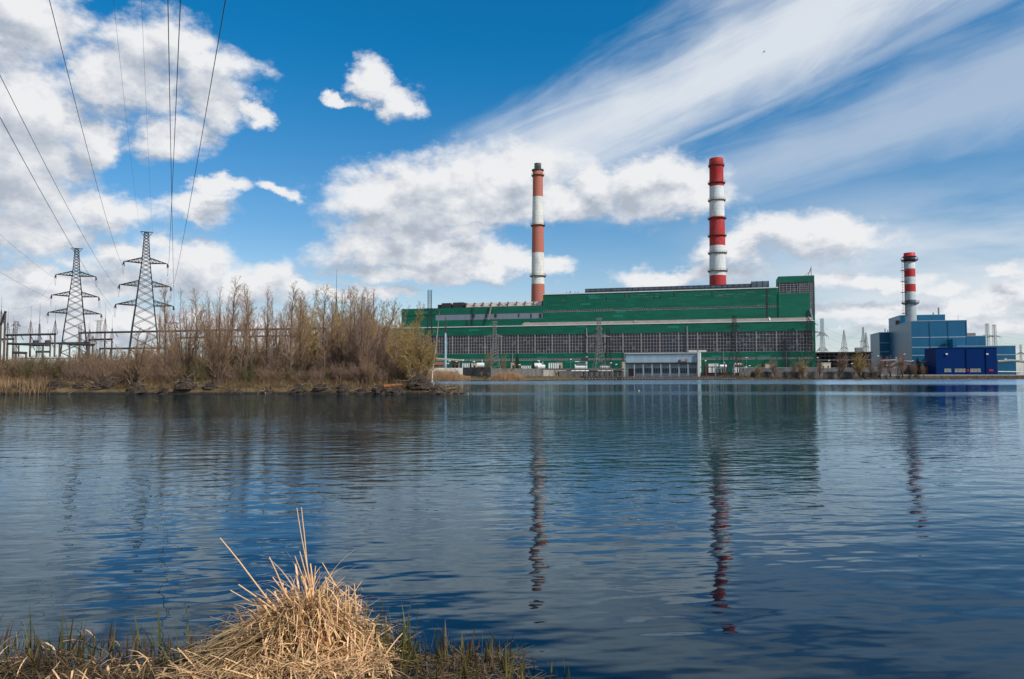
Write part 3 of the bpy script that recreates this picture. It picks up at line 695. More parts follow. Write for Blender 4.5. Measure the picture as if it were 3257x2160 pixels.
def crossarm(z, half, wf, side, rise=1.7, rb=.06, n=5):
    mb = MB(); w = wf(z) / 2; up = z + rise; w2 = wf(up) / 2; tip = (side * half, 0, z + .1)
    for sy_ in (-1, 1):
        lo = (side * w, sy_ * w, z); hi = (side * w2, sy_ * w2, up)
        mb.tube(lo, tip, rb * 1.5, rb, 4, False); mb.tube(hi, tip, rb * 1.3, rb, 4, False)
        P = lambda a, b2, t_: tuple(a[i] + (b2[i] - a[i]) * t_ for i in range(3))
        for k in range(n):
            t0, t1 = k / n, (k + 1) / n
            mb.tube(P(lo, tip, t0), P(hi, tip, t0), rb * .7, rb * .7, 3, False); mb.tube(P(hi, tip, t0), P(lo, tip, t1), rb * .7, rb * .7, 3, False)
    for k in range(1, n):
        t0 = k / n; a = P((side * w, -w, z), tip, t0); b2 = P((side * w, w, z), tip, (k + .6) / n if k < n - 1 else 1); mb.tube(a, (b2[0], -b2[1] * 0 + abs(a[1]), b2[2]), rb * .7, rb * .7, 3, False)
    return mb
def insulator(p0, p1, r=.16):
    mb = MB(); p0, p1 = Vector(p0), Vector(p1); n = 9
    for i in range(n):
        a = p0.lerp(p1, (i + .1) / n); b2 = p0.lerp(p1, (i + .75) / n); mb.tube(a, b2, r, r * .5, 6)
    mb.tube(p0, p1, .04, .04, 3); return mb
def big_pylon(label, loc, rz, prof, arms, top_half, group, m=m_pyl, rise=1.7, ground=None, ins=2.7, mid=False, rl=.13, rb=.055):
    rt = thing('pylon', label, 'pylon', loc, rz, group)
    body, wf = lattice_body(prof, rl=rl, rb=rb, mid=mid)
    if top_half:
        zt_ = prof[-1][0]
        for s_ in (-1, 1):
            body.tube((-.0, s_ * .4, zt_), (top_half, s_ * .1, zt_ + .05), rb, rb, 4); body.tube((0, s_ * .4, zt_), (-top_half, s_ * .1, zt_ + .05), rb, rb, 4)
            body.tube((wf(zt_ - 1.2) / 2, s_ * .4, zt_ - 1.2), (top_half, 0, zt_), rb, rb, 3); body.tube((-wf(zt_ - 1.2) / 2, s_ * .4, zt_ - 1.2), (-top_half, 0, zt_), rb, rb, 3)
    body.build('tower_body', m, rt)
    for (z, half) in arms:
        for sd_ in (-1, 1):
            ca = crossarm(z, half, wf, sd_, rise, rb).build('crossarm', m, rt)
            if ins:
                t_ = (sd_ * half, 0, z + .1)
                insulator(t_, (sd_ * (half + .3), -ins * .85, z - ins * .5)).build('insulator', m_ins, ca)
                insulator(t_, (sd_ * half, ins * .8, z - ins * .45)).build('insulator', m_ins, ca)
                pts = [Vector((sd_ * (half + .3), -ins * .85, z - ins * .5)).lerp(Vector((sd_ * half, ins * .8, z - ins * .45)), i / 8) + Vector((0, 0, -2.4 * math.sin(math.pi * i / 8))) for i in range(9)]
                mb = MB(); mb.path([tuple(p) for p in pts], .035, 3); mb.build('jumper_wire', m_wire, ca)
    if ground:
        for sx_ in (-1, 1):
            for sy_ in (-1, 1): pass
    return rt
GP = 'lattice pylons on the left bank'
XR, _, _ = wp(458, 1100, 212); XLp, _, _ = wp(236, 1100, 240)
RZL = R(-25.8) * -1
profR = [(0, 9.0), (11, 6.9), (15, 6.2), (21.4, 4.7), (26.9, 3.6), (34, 2.1), (42.6, 1.1)]
armsR = [(33.6, 5.6), (26.9, 6.6), (21.3, 7.4)]
pyR = big_pylon('dark lattice pylon rising behind the riverside alders, right of the two big pylons', (XR, 212, .9), R(25.8), profR, armsR, 1.6, GP, rise=1.45, rl=.19, rb=.08, ins=2.3)
pyL = copy_thing(pyR, 'dark lattice pylon over the substation, left of the two big pylons', (XLp, 240, .9), R(31), None, GP)

# smaller pylons standing before and beside the works
def place(px, Y, py_top, H=1.0):
    x_, y_, z_ = wp(px, py_top, Y); return (x_, y_, GZ), z_ - GZ
GS = 'lattice pylons around the power station'
def small_pylon(px, Y, py_top, label, armf, base=.24, top=.045, top_half=1.5, m=m_pyll, rise=1.2, rz=R(10), split=True, rb=.06, rl=.13, ins=1.5):
    loc, H = place(px, Y, py_top)
    prof = [(0, H * base), (H * .38, H * base * .46), (H * .72, H * base * .27), (H, H * top)]
    arms = [(H * f, hw) for f, hw in armf]
    return big_pylon(label, loc, rz, prof, arms, top_half, GS, m, rise, ins=ins, rl=rl, rb=rb)
small_pylon(1573, 372, 1022, 'pale lattice pylon with spread legs beside bare birches before the green hall', [(.72, 4.6)], m=m_pyll)
small_pylon(1905, 345, 1012, 'lattice pylon left of the grey pump house roof, before the green hall', [(.80, 1.8), (.68, 6.0)], m=m_pyll)
small_pylon(1934, 384, 1045, 'darker pylon half hidden just behind the one left of the pump house', [(.66, 4.0)], m=m_pyl, top_half=0)
small_pylon(2335, 345, 1004, 'lattice pylon above the white equipment right of the grey pump house', [(.82, 2.6), (.68, 6.4)], m=m_pyl)
small_pylon(2496, 372, 1078, 'low dark green-tinted pylon behind a bankside bush near the tower corner', [(.7, 4)], m=m_pyl, top_half=0)
small_pylon(2572, 378, 998, 'tall dark pylon covering the right corner of the green hall', [(.84, 4.0), (.70, 6.6)], m=m_pyl)
small_pylon(1367, 330, 923, 'tallest slim lattice pylon at the left end of the green hall', [(.76, 4.2)], m=m_pyl, base=.15, top_half=.8)
small_pylon(2614, 520, 1013, 'slim three-tier pylon just right of the green hall', [(.70, 3.8), (.44, 4.0), (.20, 4.0)][:2], m=m_pyl, base=.16, top_half=0, rise=2.6)
small_pylon(2684, 560, 1050, 'lone pointed pylon in the gap between the two plants', [(.6, 2.4), (.3, 3)], m=m_pyl, base=.26, top=.01, top_half=0)
small_pylon(2745, 545, 1040, 'front one of a pointed pair of pylons left of the blue plant', [(.7, 2.2), (.42, 3.2)], m=m_pyl, base=.22, top=.01, top_half=0)
small_pylon(2754, 590, 1057, 'rear one of a pointed pair of pylons left of the blue plant', [(.66, 2.2), (.38, 3.2)], m=m_pyl, base=.24, top=.01, top_half=0)
small_pylon(3139, 560, 1030, 'left of two far pylons rising behind the low blue block', [(.76, 5.5), (.52, 5.5)], m=m_pyl, base=.18, top_half=1.2)
small_pylon(3162, 575, 1033, 'right of two far pylons rising behind the low blue block', [(.76, 5.5), (.52, 5.5)], m=m_pyl, base=.18, top_half=1.2)
small_pylon(3246, 500, 1096, 'small pylon at the extreme right edge behind the sheds', [(.7, 3)], m=m_pyl, base=.14, top_half=0)
small_pylon(315, 420, 1019, 'pale distant pylon seen between the two big pylons', [(.62, 7.5)], m=m_pyll, base=.26, top_half=2.2, rise=2)
small_pylon(255, 460, 1035, 'faint distant pylon behind the legs of the left big pylon', [(.6, 6)], m=m_pyll, base=.2, top_half=1.5, rise=2)
small_pylon(52, 380, 1022, 'thin lattice mast with crossbar at the far left of the substation', [(.93, 1.6)], m=m_pyll, base=.08, top=.06, top_half=1.0, rise=1)
small_pylon(553, 470, 1026, 'distant square-topped lattice frame right of the taller big pylon', [(.9, 3)], m=m_pyl, base=.2, top=.13, top_half=4, rise=1)

# ------------------------------------------------------------------ overhead wires
def arm_tip(py_obj, z, half, side, ins=True):
    c_, s_ = math.cos(py_obj.rotation_euler.z), math.sin(py_obj.rotation_euler.z)
    lx, ly_, lz = (side * (half + .3), -2.3, z - 1.35) if ins else (side * half, 0, z)
    return Vector((py_obj.location.x + lx * c_ - ly_ * s_, py_obj.location.y + lx * s_ + ly_ * c_, py_obj.location.z + lz))
def wire(P0, P1, sag, r, name, label, group, ext=0.0):
    P0, P1 = Vector(P0), Vector(P1); n = 40; pts = []
    for i in range(n + 1):
        t_ = i / n * (1 + ext); p = P0.lerp(P1, t_) if t_ <= 1 else P0 + (P1 - P0) * t_
        pts.append((p.x, p.y, p.z - 4 * sag * t_ * (1 - t_)))
    mb = MB(); mb.path([tuple(Vector(p) - P0) for p in pts], r, 4)
    o = mb.build(name, m_wire); o.location = P0; return tag(o, label, 'power line', group)
GWr = 'overhead wires running from the two big pylons over the viewer'
# (start, picture point at the edge, height there, label)
def over(P0, px, py, zm, sag, r, label):
    r_ = ray(px, py); k = (zm - EYE) / r_[2]; Pm = Vector((k * r_[0], k * r_[1], zm))
    d = Pm - P0; tY = (P0.y - Pm.y) / (P0.y + 110)         # parameter of Pm if the span ends behind the camera
    P1 = P0 + d / tY; P1.z = 0
    # choose the end height so that the parabola passes through Pm
    P1.z = (zm - P0.z * (1 - tY) + 4 * sag * tY * (1 - tY)) / tY
    wire(P0, P1, sag, r, 'overhead_wire', label, GWr)
A_ = {}
over(arm_tip(pyR, 33.6, 5.6, -1), 157, 0, 27.5, 7, .026, 'black overhead wire from the top left arm of the right big pylon')
over(arm_tip(pyR, 26.9, 6.6, -1), 0, 240, 23.5, 6, .026, 'black overhead wire from the middle left arm of the right big pylon')
over(arm_tip(pyR, 21.3, 7.4, -1), 0, 373, 19.5, 5, .026, 'black overhead wire passing the left pylon top towards the right pylon lowest arm')
over(arm_tip(pyR, 33.6, 5.6, 1), 574, 0, 27.5, 7, .032, 'thickest overhead wire, to the top right arm of the right big pylon')
over(arm_tip(pyR, 26.9, 6.6, 1), 717, 0, 23.5, 6, .026, 'rightmost overhead wire, down to the middle right arm of the right big pylon')
over(arm_tip(pyR, 21.3, 7.4, 1), 534, 0, 20.5, 4, .022, 'overhead wire just left of the thickest one, down to the lowest right arm')
over(arm_tip(pyR, 42.6, 1.6, -1, False), 361, 0, 36, 7, .012, 'hair-thin earth wire to the left corner of the right big pylon top')
over(arm_tip(pyR, 42.6, 1.6, 1, False), 450, 0, 36, 7, .012, 'hair-thin earth wire to the right corner of the right big pylon top')
over(arm_tip(pyL, 33.6, 5.6, -1), 0, 746, 29, 5, .026, 'overhead wire from the left frame edge to the left big pylon top arm')
over(arm_tip(pyL, 26.9, 6.6, -1), 0, 865, 24, 5, .026, 'overhead wire from the left frame edge to the left big pylon middle arm')
over(arm_tip(pyL, 42.6, 1.6, -1, False), 0, 690, 36, 5, .010, 'faint earth wire curving from the left frame edge to the left pylon top')
GW2 = 'slack wires between the pylons and the substation'
def back(P0, px, py, Y, sag, label, r=.016): wire(P0, wp(px, py, Y), sag, r, 'span_wire', label, GW2)
back(arm_tip(pyL, 33.6, 5.6, -1), 40, 1005, 300, 3, 'slack wire sloping from the left pylon top arm to the thin mast')
back(arm_tip(pyL, 26.9, 6.6, -1), -40, 955, 260, 3, 'slack wire from the left pylon middle arm off the left edge')
back(arm_tip(pyL, 21.3, 7.4, -1), -40, 1030, 260, 3, 'slack wire from the left pylon lowest arm off the left edge')
back(arm_tip(pyL, 33.6, 5.6, 1), 372, 1010, 300, 3, 'slack wire from the left pylon top arm towards the right pylon legs')
back(arm_tip(pyL, 26.9, 6.6, 1), 335, 1062, 225, 2, 'slack wire from the left pylon middle right arm to the portal beam')
back(arm_tip(pyL, 21.3, 7.4, 1), 410, 1062, 225, 2, 'slack wire from the left pylon lowest right arm to the portal beam')
back(arm_tip(pyR, 33.6, 5.6, 1), 760, 985, 330, 3, 'faint wire from the right pylon top arm down into the tree tops')
back(arm_tip(pyR, 26.9, 6.6, 1), 700, 1010, 330, 3, 'faint wire from the right pylon middle arm down into the trees')
back(arm_tip(pyR, 42.6, 1.6, 1, False), 900, 985, 360, 5, 'faintest wire from the right pylon top across the low clouds', .010)
back(arm_tip(pyL, 42.6, 1.6, -1, False), 0, 1010, 420, 3, 'faint line slanting down left from the left pylon top', .010)
GW3 = 'thin wires around the power station'
def sp(px0, py0, Y0, px1, py1, Y1, sag, label, r=.03): wire(wp(px0, py0, Y0), wp(px1, py1, Y1), sag, r, 'span_wire', label, GW3)
for i, (a, b2) in enumerate((((1550, 1064, 372), (1412, 1082, 330)), ((1597, 1064, 372), (1870, 1060, 345)), ((2296, 1052, 345), (2222, 1060, 380)), ((2597, 1045, 378), (2630, 1042, 520)))):
    sp(*a[:2], a[2], *b2[:2], b2[2], 3, ['sagging wire between the blue pole and the pale spread-leg pylon', 'long sagging wire between two pylons before the gridded windows', 'short wire left of the pylon above the white equipment', 'wire from the corner pylon to the three-tier pylon'][i])
for i, (y0, y1) in enumerate(((1043, 1070), (1068, 1096), (1092, 1118))):
    sp(2624, y0, 520, 2790, y1, 560, 4, ['upper', 'middle', 'lower'][i] + ' wire from the three-tier pylon towards the blue plant')
for i, (y0, y1) in enumerate(((1056, 1048), (1064, 1070), (1086, 1084), (1092, 1098))):
    sp(3165, y0, 570, 3400, y1, 520, 3, ['topmost', 'second', 'third', 'lowest'][i] + ' wire running right from the two far pylons')
sp(3048, 1066, 540, 3139, 1056, 560, 3, 'wire from the roof mast to the left far pylon')
sp(1372, 925, 330, 1700, 960, 470, 6, 'faint wire from the slim pylon top over the low roof', .015)

# ------------------------------------------------------------------ substation portals
m_post = mat('substation_concrete', (.10, .07, .055), .85, .25, .8)
GSu = 'steel and concrete portals of the substation'
def post(px, Y, py_top, spire, parent_loc, mb_p, mb_s, r=.3):
    x_, y_, z_ = wp(px, py_top, Y); p = Vector((x_, y_, 0)) - Vector(parent_loc); p.z = 0
    mb_p.tube((p.x, p.y, 0), (p.x, p.y, z_ - GZ), r, r * .8, 8)
    if spire:
        zt_ = wp(px, spire, Y)[2] - GZ; zb = z_ - GZ
        s_ = .5
        for sx_, sy_ in ((-s_, -s_), (s_, -s_), (s_, s_), (-s_, s_)): mb_s.tube((p.x + sx_, p.y + sy_, zb), (p.x, p.y, zt_), .09, .05, 3, False)
        for k in range(4):
            zz = zb + (zt_ - zb) * k / 5; w = s_ * (1 - k / 5)
            for sx_, sy_ in ((-1, -1), (1, 1)): mb_s.tube((p.x + sx_ * w, p.y - sy_ * w, zz), (p.x - sx_ * w * .7, p.y - sy_ * w * .7, zz + (zt_ - zb) / 5), .04, .04, 3, False)
        mb_s.tube((p.x, p.y, zt_), (p.x, p.y, zt_ + (zt_ - zb) * .95), .05, .02, 3)
def portal(label, posts, beam_py, Y, beam_x, Y2=None, strings=0, rb=.34):
    x0, y0, _ = wp(posts[0][0], 1100, Y); loc = (x0, y0, GZ)
    rt = thing('substation_portal', label, 'substation portal', loc, 0, GSu)
    n = len(posts)
    for i, (px, spire) in enumerate(posts):
        Yi = Y + (0 if Y2 is None else (Y2 - Y) * i / max(1, n - 1))
        by = np.interp(px, beam_x, beam_py)
        mp, ms = MB(), MB(); post(px, Yi, by, spire, loc, mp, ms)
        po = mp.build('post', m_post, rt)
        if spire: ms.build('spire', m_rust if i % 2 else m_pyl, po)
    mb = MB(); Ya = Y; Yb = Y2 or Y
    pa = Vector(wp(beam_x[0], beam_py[0], Ya)) - Vector(loc); pb = Vector(wp(beam_x[-1], beam_py[-1], Yb)) - Vector(loc)
    mb.tube(pa, pb, rb, rb, 6)
    mb.build('beam', m_dark, rt)
    for i in range(strings):
        p = pa.lerp(pb, (i + .6) / (strings + .3)); insulator((p.x, p.y, p.z - .4), (p.x + 1.1, p.y - .6, p.z - 1.6), .13).build('insulator', m_ins, rt)
    return rt
portal('substation portal with three spired posts left of the left big pylon', [(24, 1022), (97, 1018), (175, 1016)], (1066, 1063), 225, (20, 178), strings=5)
portal('long substation portal beam running from the pylon into the alder trunks', [(254, None), (334, 1009), (508, 1007), (700, 1010), (880, None)], (1059, 1044), 228, (250, 1035), 250, strings=4)
portal('short substation portal between the two big pylons with two spires', [(285, 1044), (356, 1041)], (1081, 1079), 260, (283, 358), strings=2)
portal('low substation portal ending left of the left big pylon', [(24, None), (137, None)], (1093, 1098), 205, (22, 140), strings=2)
portal('low substation portal passing under the left big pylon', [(60, None), (160, 1065), (222, None), (280, 1058)], (1094, 1090), 268, (55, 284), strings=3)
portal('low portal right of the left pylon legs ending in one post', [(190, None), (295, 1066)], (1092, 1097), 215, (185, 300), strings=2)
portal('small portal left edge with a single spire', [(-20, None), (42, 1040)], (1080, 1078), 240, (-25, 44), strings=1)
portal('lowest portal near the ground left of the left big pylon', [(50, None), (83, None)], (1121, 1123), 200, (40, 85))
portal('low dark portal near the ground below the left pylon legs', [(116, None), (137, None)], (1119, 1119), 240, (114, 160))
portal('low dark portal right of the second spired pair', [(318, None), (352, None), (460, None)], (1109, 1107), 260, (316, 560))
portal('second lower beam glimpsed through the alder crowns', [(560, None), (700, None), (930, None)], (1075, 1066), 262, (556, 1010), 280)
portal('tall plain posts at the far left edge of the substation', [(3, 984), (17, None)], (1034, 990), 200, (2, 18))
for (px, top, Y, lab) in ((1071, 855, 330, 'very tall needle lightning mast rising above the willows'), (128, 965, 380, 'faint needle mast left of the left big pylon')):
    x_, y_, z_ = wp(px, top, Y); h = z_ - GZ
    rt = thing('lightning_mast', lab, 'mast', (x_, y_, GZ))
    mb, wf = lattice_body([(0, 2.4), (h * .45, 1.3), (h * .72, .35)], 1.0, .12, .06); mb.build('lattice_base', m_pyl, rt)
    MB().tube((0, 0, h * .7), (0, 0, h), .13, .04, 5).build('needle', m_pyl, rt)
# two hanging line traps on the portal
for i, px in enumerate((113, 152)):
    x_, y_, z_ = wp(px, 1092, 222); mb = MB().lathe([(.75, -.9), (.75, .9)], 12).tube((0, 0, .9), (0, 0, 4.2), .05); o = mb.build('line_trap', m_dark, None, False, (x_, y_, z_))
    tag(o, ('left' if i == 0 else 'right') + ' of two drum shaped line traps hanging under the spired portal', 'line trap', 'line traps hanging in the substation')
# tall blue-grey pole before the hall, birch-like pale pole
x_, y_, z_ = wp(1417, 1058, 330); h = z_ - GZ
rt = thing('steel_pole', 'pale blue tubular pole with dark spiked top before the gridded windows', 'pole', (x_, y_, GZ))
MB().tube((0, 0, 0), (0, 0, h), .62, .42, 12).build('tube', mat('pale_blue_paint', (.28, .42, .52), .5, .15), rt)
sp_, wf = lattice_body([(h, 1.0), (h + (wp(1417, 1008, 330)[2] - z_), .1)], 1.0, .1, .06); sp_.box(-1.6, 1.6, -.3, .3, h - .3, h + .1).box(-.5, .5, -.5, .5, h, h + 1.5); sp_.build('spiked_top', m_dark, rt)
# ------------------------------------------------------------------ far shore: walls, pump house, yard equipment
def run_wall(label, x0, y0, x1, y1, zb, zt_, m, th=.3, cat='wall', posts=0, cap=None, name='concrete_wall', panels=None):
    p0, p1 = Vector((x0, y0, 0)), Vector((x1, y1, 0)); d = p1 - p0; L_ = d.length; rz = math.atan2(d.y, d.x)
    rt = thing(name, label, cat, (x0, y0, zb), rz); H = zt_ - zb
    n = panels or max(1, int(L_ / 4.5))
    mb = MB()
    for i in range(n): mb.box(L_ * i / n + .04, L_ * (i + 1) / n - .04, 0, th, 0, H)
    mb.build('wall_panel', m, rt)
    mb = MB()
    for i in range(n + 1): mb.box(L_ * i / n - .13, L_ * i / n + .13, -.1, th + .1, 0, H + .12)
    mb.build('wall_post', m if posts != 2 else m_dark, rt)
    if cap: MB().box(-.1, L_ + .1, -.16, th + .14, H + .13, H + .3).build('coping', cap, rt)
    return rt
def wxy(px, Y): a = wp(px, 1190, Y); return a[0], a[1]
def H_(px, py, Y): return wp(px, py, Y)[2]
m_wconc = mat('whitewashed_concrete', (.60, .58, .53), .85, .12, .4, (1, 1, 1), col2=(.33, .30, .26), thr=(.52, .8))
a, b2 = wxy(1240, 285), wxy(1474, 285); run_wall('whitewashed concrete wall behind the pale reeds', *a, *b2, .8, H_(1400, 1170.5, 285), m_wconc)
mb = MB(); d_ = (b2[0] - a[0]); 
rt = thing('wire_fence', 'thin dark wire fence along the top of the whitewashed wall', 'fence', (a[0], a[1] + .15, H_(1400, 1170.5, 285)))
for i in range(30): mb.tube((d_ * i / 29, 0, 0), (d_ * i / 29, 0, 1.2), .05)
for z_ in (.5, 1.15): mb.tube((0, 0, z_), (d_, 0, z_), .04)
mb.build('wire_panel', m_dark, rt)
a, b2 = wxy(1474, 283), wxy(1561, 268.8); run_wall('dark concrete slab wall with tall end post, left section', *a, *b2, .6, H_(1520, 1168.5, 276), m_dconc)
a, b2 = wxy(1562, 274.5), wxy(1727, 300); run_wall('dark grimy concrete slab wall behind the reeds, right section', *a, *b2, .6, H_(1640, 1172, 285), m_dconc)
a, b2 = wxy(1728, 303), wxy(1800, 318); run_wall('low open concrete wall beside the grass slope', *a, *b2, .6, H_(1760, 1177, 310), m_conc)
# embankment on the right: upper promenade wall, lower pale revetment
a, b2 = wxy(2352, 352), wxy(2850, 372)
run_wall('long grey upper embankment wall on the right shore', *a, *b2, GZ - .2, H_(2700, 1171.5, 365), mat('grey_embankment', (.10, .105, .115), .85, .3, .4, col2=(.05, .05, .055), thr=(.5, .75)), cap=m_conc)
a, b2 = wxy(2352, 343), wxy(2800, 358)
run_wall('pale stained lower embankment wall with bushes before it', *a, *b2, -.3, H_(2560, 1183.5, 350), mat('stained_wall', (.13, .11, .095), .9, .45, .35, (1, 1, .5), col2=(.045, .04, .032), thr=(.42, .6)), th=.4, cap=m_dconc)
a, b2 = wxy(2802, 356), wxy(3290, 370)
run_wall('brown stone quay wall at the right end of the shore', *a, *b2, -.3, H_(3000, 1194.5, 362), mat('brown_quay', (.11, .085, .065), .9, .3, .6), th=1.0, cap=m_white)
# rubble revetment along the right shore
rv = np.random.default_rng(8); shore = [(30, 321.5), (60, 330.5), (96, 337.5), (150, 351.5), (254, 366.5), (330, 370.5)]
vs, nU, nV = [], 340, 8
cum = np.cumsum([0] + [math.hypot(shore[i + 1][0] - shore[i][0], shore[i + 1][1] - shore[i][1]) for i in range(5)])
for i in range(nU):
    d_ = cum[-1] * i / (nU - 1); x_ = np.interp(d_, cum, [p[0] for p in shore]); y_ = np.interp(d_, cum, [p[1] for p in shore])
    for j in range(nV): t_ = j / (nV - 1); vs.append((x_ + rv.normal(0, .2), y_ - .3 + t_ * 5.5 + rv.normal(0, .25), -.3 + 1.75 * t_ ** .6 + rv.normal(0, .13)))
ix_ = np.arange(nU * nV).reshape(nU, nV); fs = np.stack([ix_[:-1, :-1], ix_[1:, :-1], ix_[1:, 1:], ix_[:-1, 1:]], -1).reshape(-1, 4)
o = mesh_obj('rubble_bank', vs, fs, mat('dark_rubble', (.040, .031, .025), .95, .5, 1.3, col2=(.14, .10, .065), thr=(.52, .66))); tag(o, 'dark rubble bank along the foot of the right embankment', 'rubble bank')
# dark intake dock with teeth
x0, y0, _ = wp(1795, 1200, 318); x1, y1, _ = wp(2345, 1200, 336)
rt = thing('intake_dock', 'long black intake dock with pale teeth at the waterline', 'dock', (x0, y0, 0), math.atan2(y1 - y0, x1 - x0)); L_ = math.hypot(x1 - x0, y1 - y0)
MB().box(0, L_, 0, 14, -1, 1.0).build('deck', m_dark, rt)
mb = MB()
for i in range(60): mb.box(L_ * i / 60, L_ * i / 60 + .5, -.4, -.05, .35, .7)
mb.build('fender_row', m_conc, rt)
mb = MB()
for i in range(46): mb.tube((L_ * i / 45, .5, 1.0), (L_ * i / 45, .5, 2.1), .05)
for z_ in (1.55, 2.1): mb.tube((0, .5, z_), (L_, .5, z_), .045)
mb.build('railing', m_rust, rt)
# low dark retaining box at the left end of the dock
x_, y_, _ = wp(1778, 1190, 312); o = MB().box(0, 8.5, 0, 6, 0, H_(1790, 1180, 312) - .3).build('culvert_box', m_dconc, None, False, (x_, y_, .3)); tag(o, 'black stained culvert box at the left end of the intake dock', 'culvert')
# blue-grey pump house
CP = 378.0
sA, _, zR = pl(1990, 1125.5, CP); sB = pl(2217, 1125.5, CP)[0]; zM = pl(2100, 1153, CP)[2]; sE = pl(2227.5, 1125, CP)[0]
m_ph = mat('pale_blue_sheet', (.30, .40, .50), .6, .12, .35, (2.5, 1, .12)); m_ph2 = mat('pale_blue_frame', (.36, .46, .54), .6, .12)
ph = thing('pump_house', 'pale blue-grey pump house with pillared glazed ground floor and white end', 'pump house', pw(sA, CP, GZ - .4), RZP); zR -= GZ - .4; zM -= GZ - .4; wP = sB - sA
MB().box(0, wP, 0, 13, zM, zR).build('upper_wall', m_ph, ph)
MB().box(-.3, wP + .2, -.5, 13.3, zR, zR + .35).build('roof_edge', m_white, ph); MB().box(-.2, wP, -1.1, -.05, zM - .55, zM - .03).build('crane_rail', m_dark, ph)
MB().box(.2, wP - .1, 2.47, 12.5, 0, zM - .02).build('lower_wall', m_ph2, ph)
MB().box(wP + .25, sE - sA, -1.2, 13, 0, zR + .5).build('end_wall', m_white, ph)
MB().box(0, wP, -.06, -.01, (zM + zR) / 2 + .6, (zM + zR) / 2 + .75).build('sheet_joint', m_steel, ph)
nP = 8
for i in range(nP + 1):
    a = wP * i / nP; MB().box(a - .18 if i else .02, a + .18 if i < nP else wP, -.9, -.5, 0, zM - .56).build('pillar', m_ph2, ph)
    if i < nP and i != 0:
        w0, w1 = a + .5, wP * (i + 1) / nP - .4
        gl_ = MB().box(w0, w1, 2.3, 2.45, zM * .28, zM * .62).build('window', m_glass, ph); fr = MB()
        for k in range(5): fr.box(w0 + (w1 - w0) * k / 4 - .07, w0 + (w1 - w0) * k / 4 + .07, 2.2, 2.29, zM * .28, zM * .62)
        fr.build('frame', m_ph2, gl_)
MB().box(1.2, 4.6, 2.2, 2.46, .1, zM * .6).build('gate', mat('brown_gate', (.09, .05, .035), .8), ph)
hs = thing('gantry_hoist', 'small rusty hoist trolley hanging on the grey pump house wall', 'hoist', pw(pl(2155, 1148, CP)[0], CP - 1.6, pl(2155, 1152.5, CP)[2]), RZP)
MB().box(0, 4.6, -.3, .6, 0, .5).build('beam', m_rust, hs); MB().box(.5, 1.6, -.4, .7, .5, 1.3).build('drum', m_dark, hs); MB().box(3.6, 4.9, -.4, .6, .55, 1.9).build('cabin', m_conc, hs)
# brown kiosks and yard shacks left of the hall
m_tan = mat('tan_plaster', (.36, .29, .23), .85, .15, .5); m_bsh = mat('brown_shed', (.14, .08, .06), .85, .2)
def kiosk(px0, px1, pyt, pyb, Y, label, m, roof=None, dep=4, cat='kiosk', name='kiosk', doors=0):
    x0, y0, zt_ = wp(px0, pyt, Y); x1 = wp(px1, pyt, Y)[0]; zb = max(gh((x0 + x1) / 2, Y), wp(px0, pyb, Y)[2]) if pyb else gh(x0, Y)
    zb = GZ; w = x1 - x0; h = zt_ - zb
    rt = thing(name, label, cat, (x0, y0, zb)); MB().box(0, w, 0, dep, 0, h).build('wall', m, rt)
    MB().box(-.15, w + .15, -.2, dep + .2, h, h + .22).build('roof', roof or m_dconc, rt)
    for k in range(doors): a = w * (k + .3) / doors; MB().box(a, a + min(.8, w / doors * .5), -.06, -.01, 0, h * .8).build('door', m_dark, rt)
    return rt
kiosk(1436, 1459, 1153, None, 320, 'tan kiosk below the long thin canopy', m_tan, doors=2)
kiosk(1502, 1517, 1153, None, 330, 'small tan kiosk between white tanks left of the birches', m_tan, doors=1)
kiosk(1625, 1641, 1152, None, 330, 'tan kiosk half behind the larger spruce', m_tan, doors=1)
kiosk(1773, 1789, 1152, None, 330, 'narrow tan kiosk left of the white silencers', m_tan, doors=1)
kiosk(1979, 1988, 1150, None, 340, 'narrow brown kiosk tight against the left of the pump house', m_tan)
kiosk(2612, 2642, 1155, None, 392, 'cream flat-roofed gatehouse right of the green hall', mat('cream_plaster', (.50, .45, .34), .8), m_white, doors=2, dep=6, name='gatehouse', cat='gatehouse')
kiosk(1291, 1328, 1128, None, 300, 'white block building glimpsed behind the last willow', m_wconc, dep=8, name='white_building', cat='building')
kiosk(2434, 2460, 1157, None, 385, 'low tan shed behind the bankside bush before the green hall', m_tan, dep=5, name='shed', cat='shed')
kiosk(2842, 2990, 1162, None, 398, 'low dark service sheds behind the right embankment', m_dconc, m_dark, dep=6, name='shed', cat='shed', doors=4)
kiosk(3174, 3290, 1149, None, 410, 'long white shed below the low blue block at the right edge', m_wconc, m_dark, dep=10, name='shed', cat='shed', doors=3)
kiosk(60, 262, 1138.5, None, 215, 'long pale roofed shed behind the left reeds', m_wconc, m_white, dep=12, name='shed', cat='shed')
kiosk(262, 490, 1148, None, 222, 'long grey brick shed behind the alders on the left', m_conc, m_dconc, dep=12, name='shed', cat='shed')
# gabled brown shed
x0, y0, zt_ = wp(1376, 1161, 305); w = wp(1412, 1161, 305)[0] - x0; h = zt_ - GZ; zr = wp(1395, 1151, 305)[2] - GZ
rt = thing('gabled_shed', 'dark shed with rusty gabled roof left of the blue pole', 'shed', (x0, y0, GZ)); MB().box(0, w, 0, 5, 0, h).build('wall', m_dconc, rt)
MB().prism_x([(-.4, h + .01), (2.5, zr), (5.4, h + .01)], w * .12, w * .95).build('roof', mat('rusty_roof', (.16, .065, .04), .8), rt)
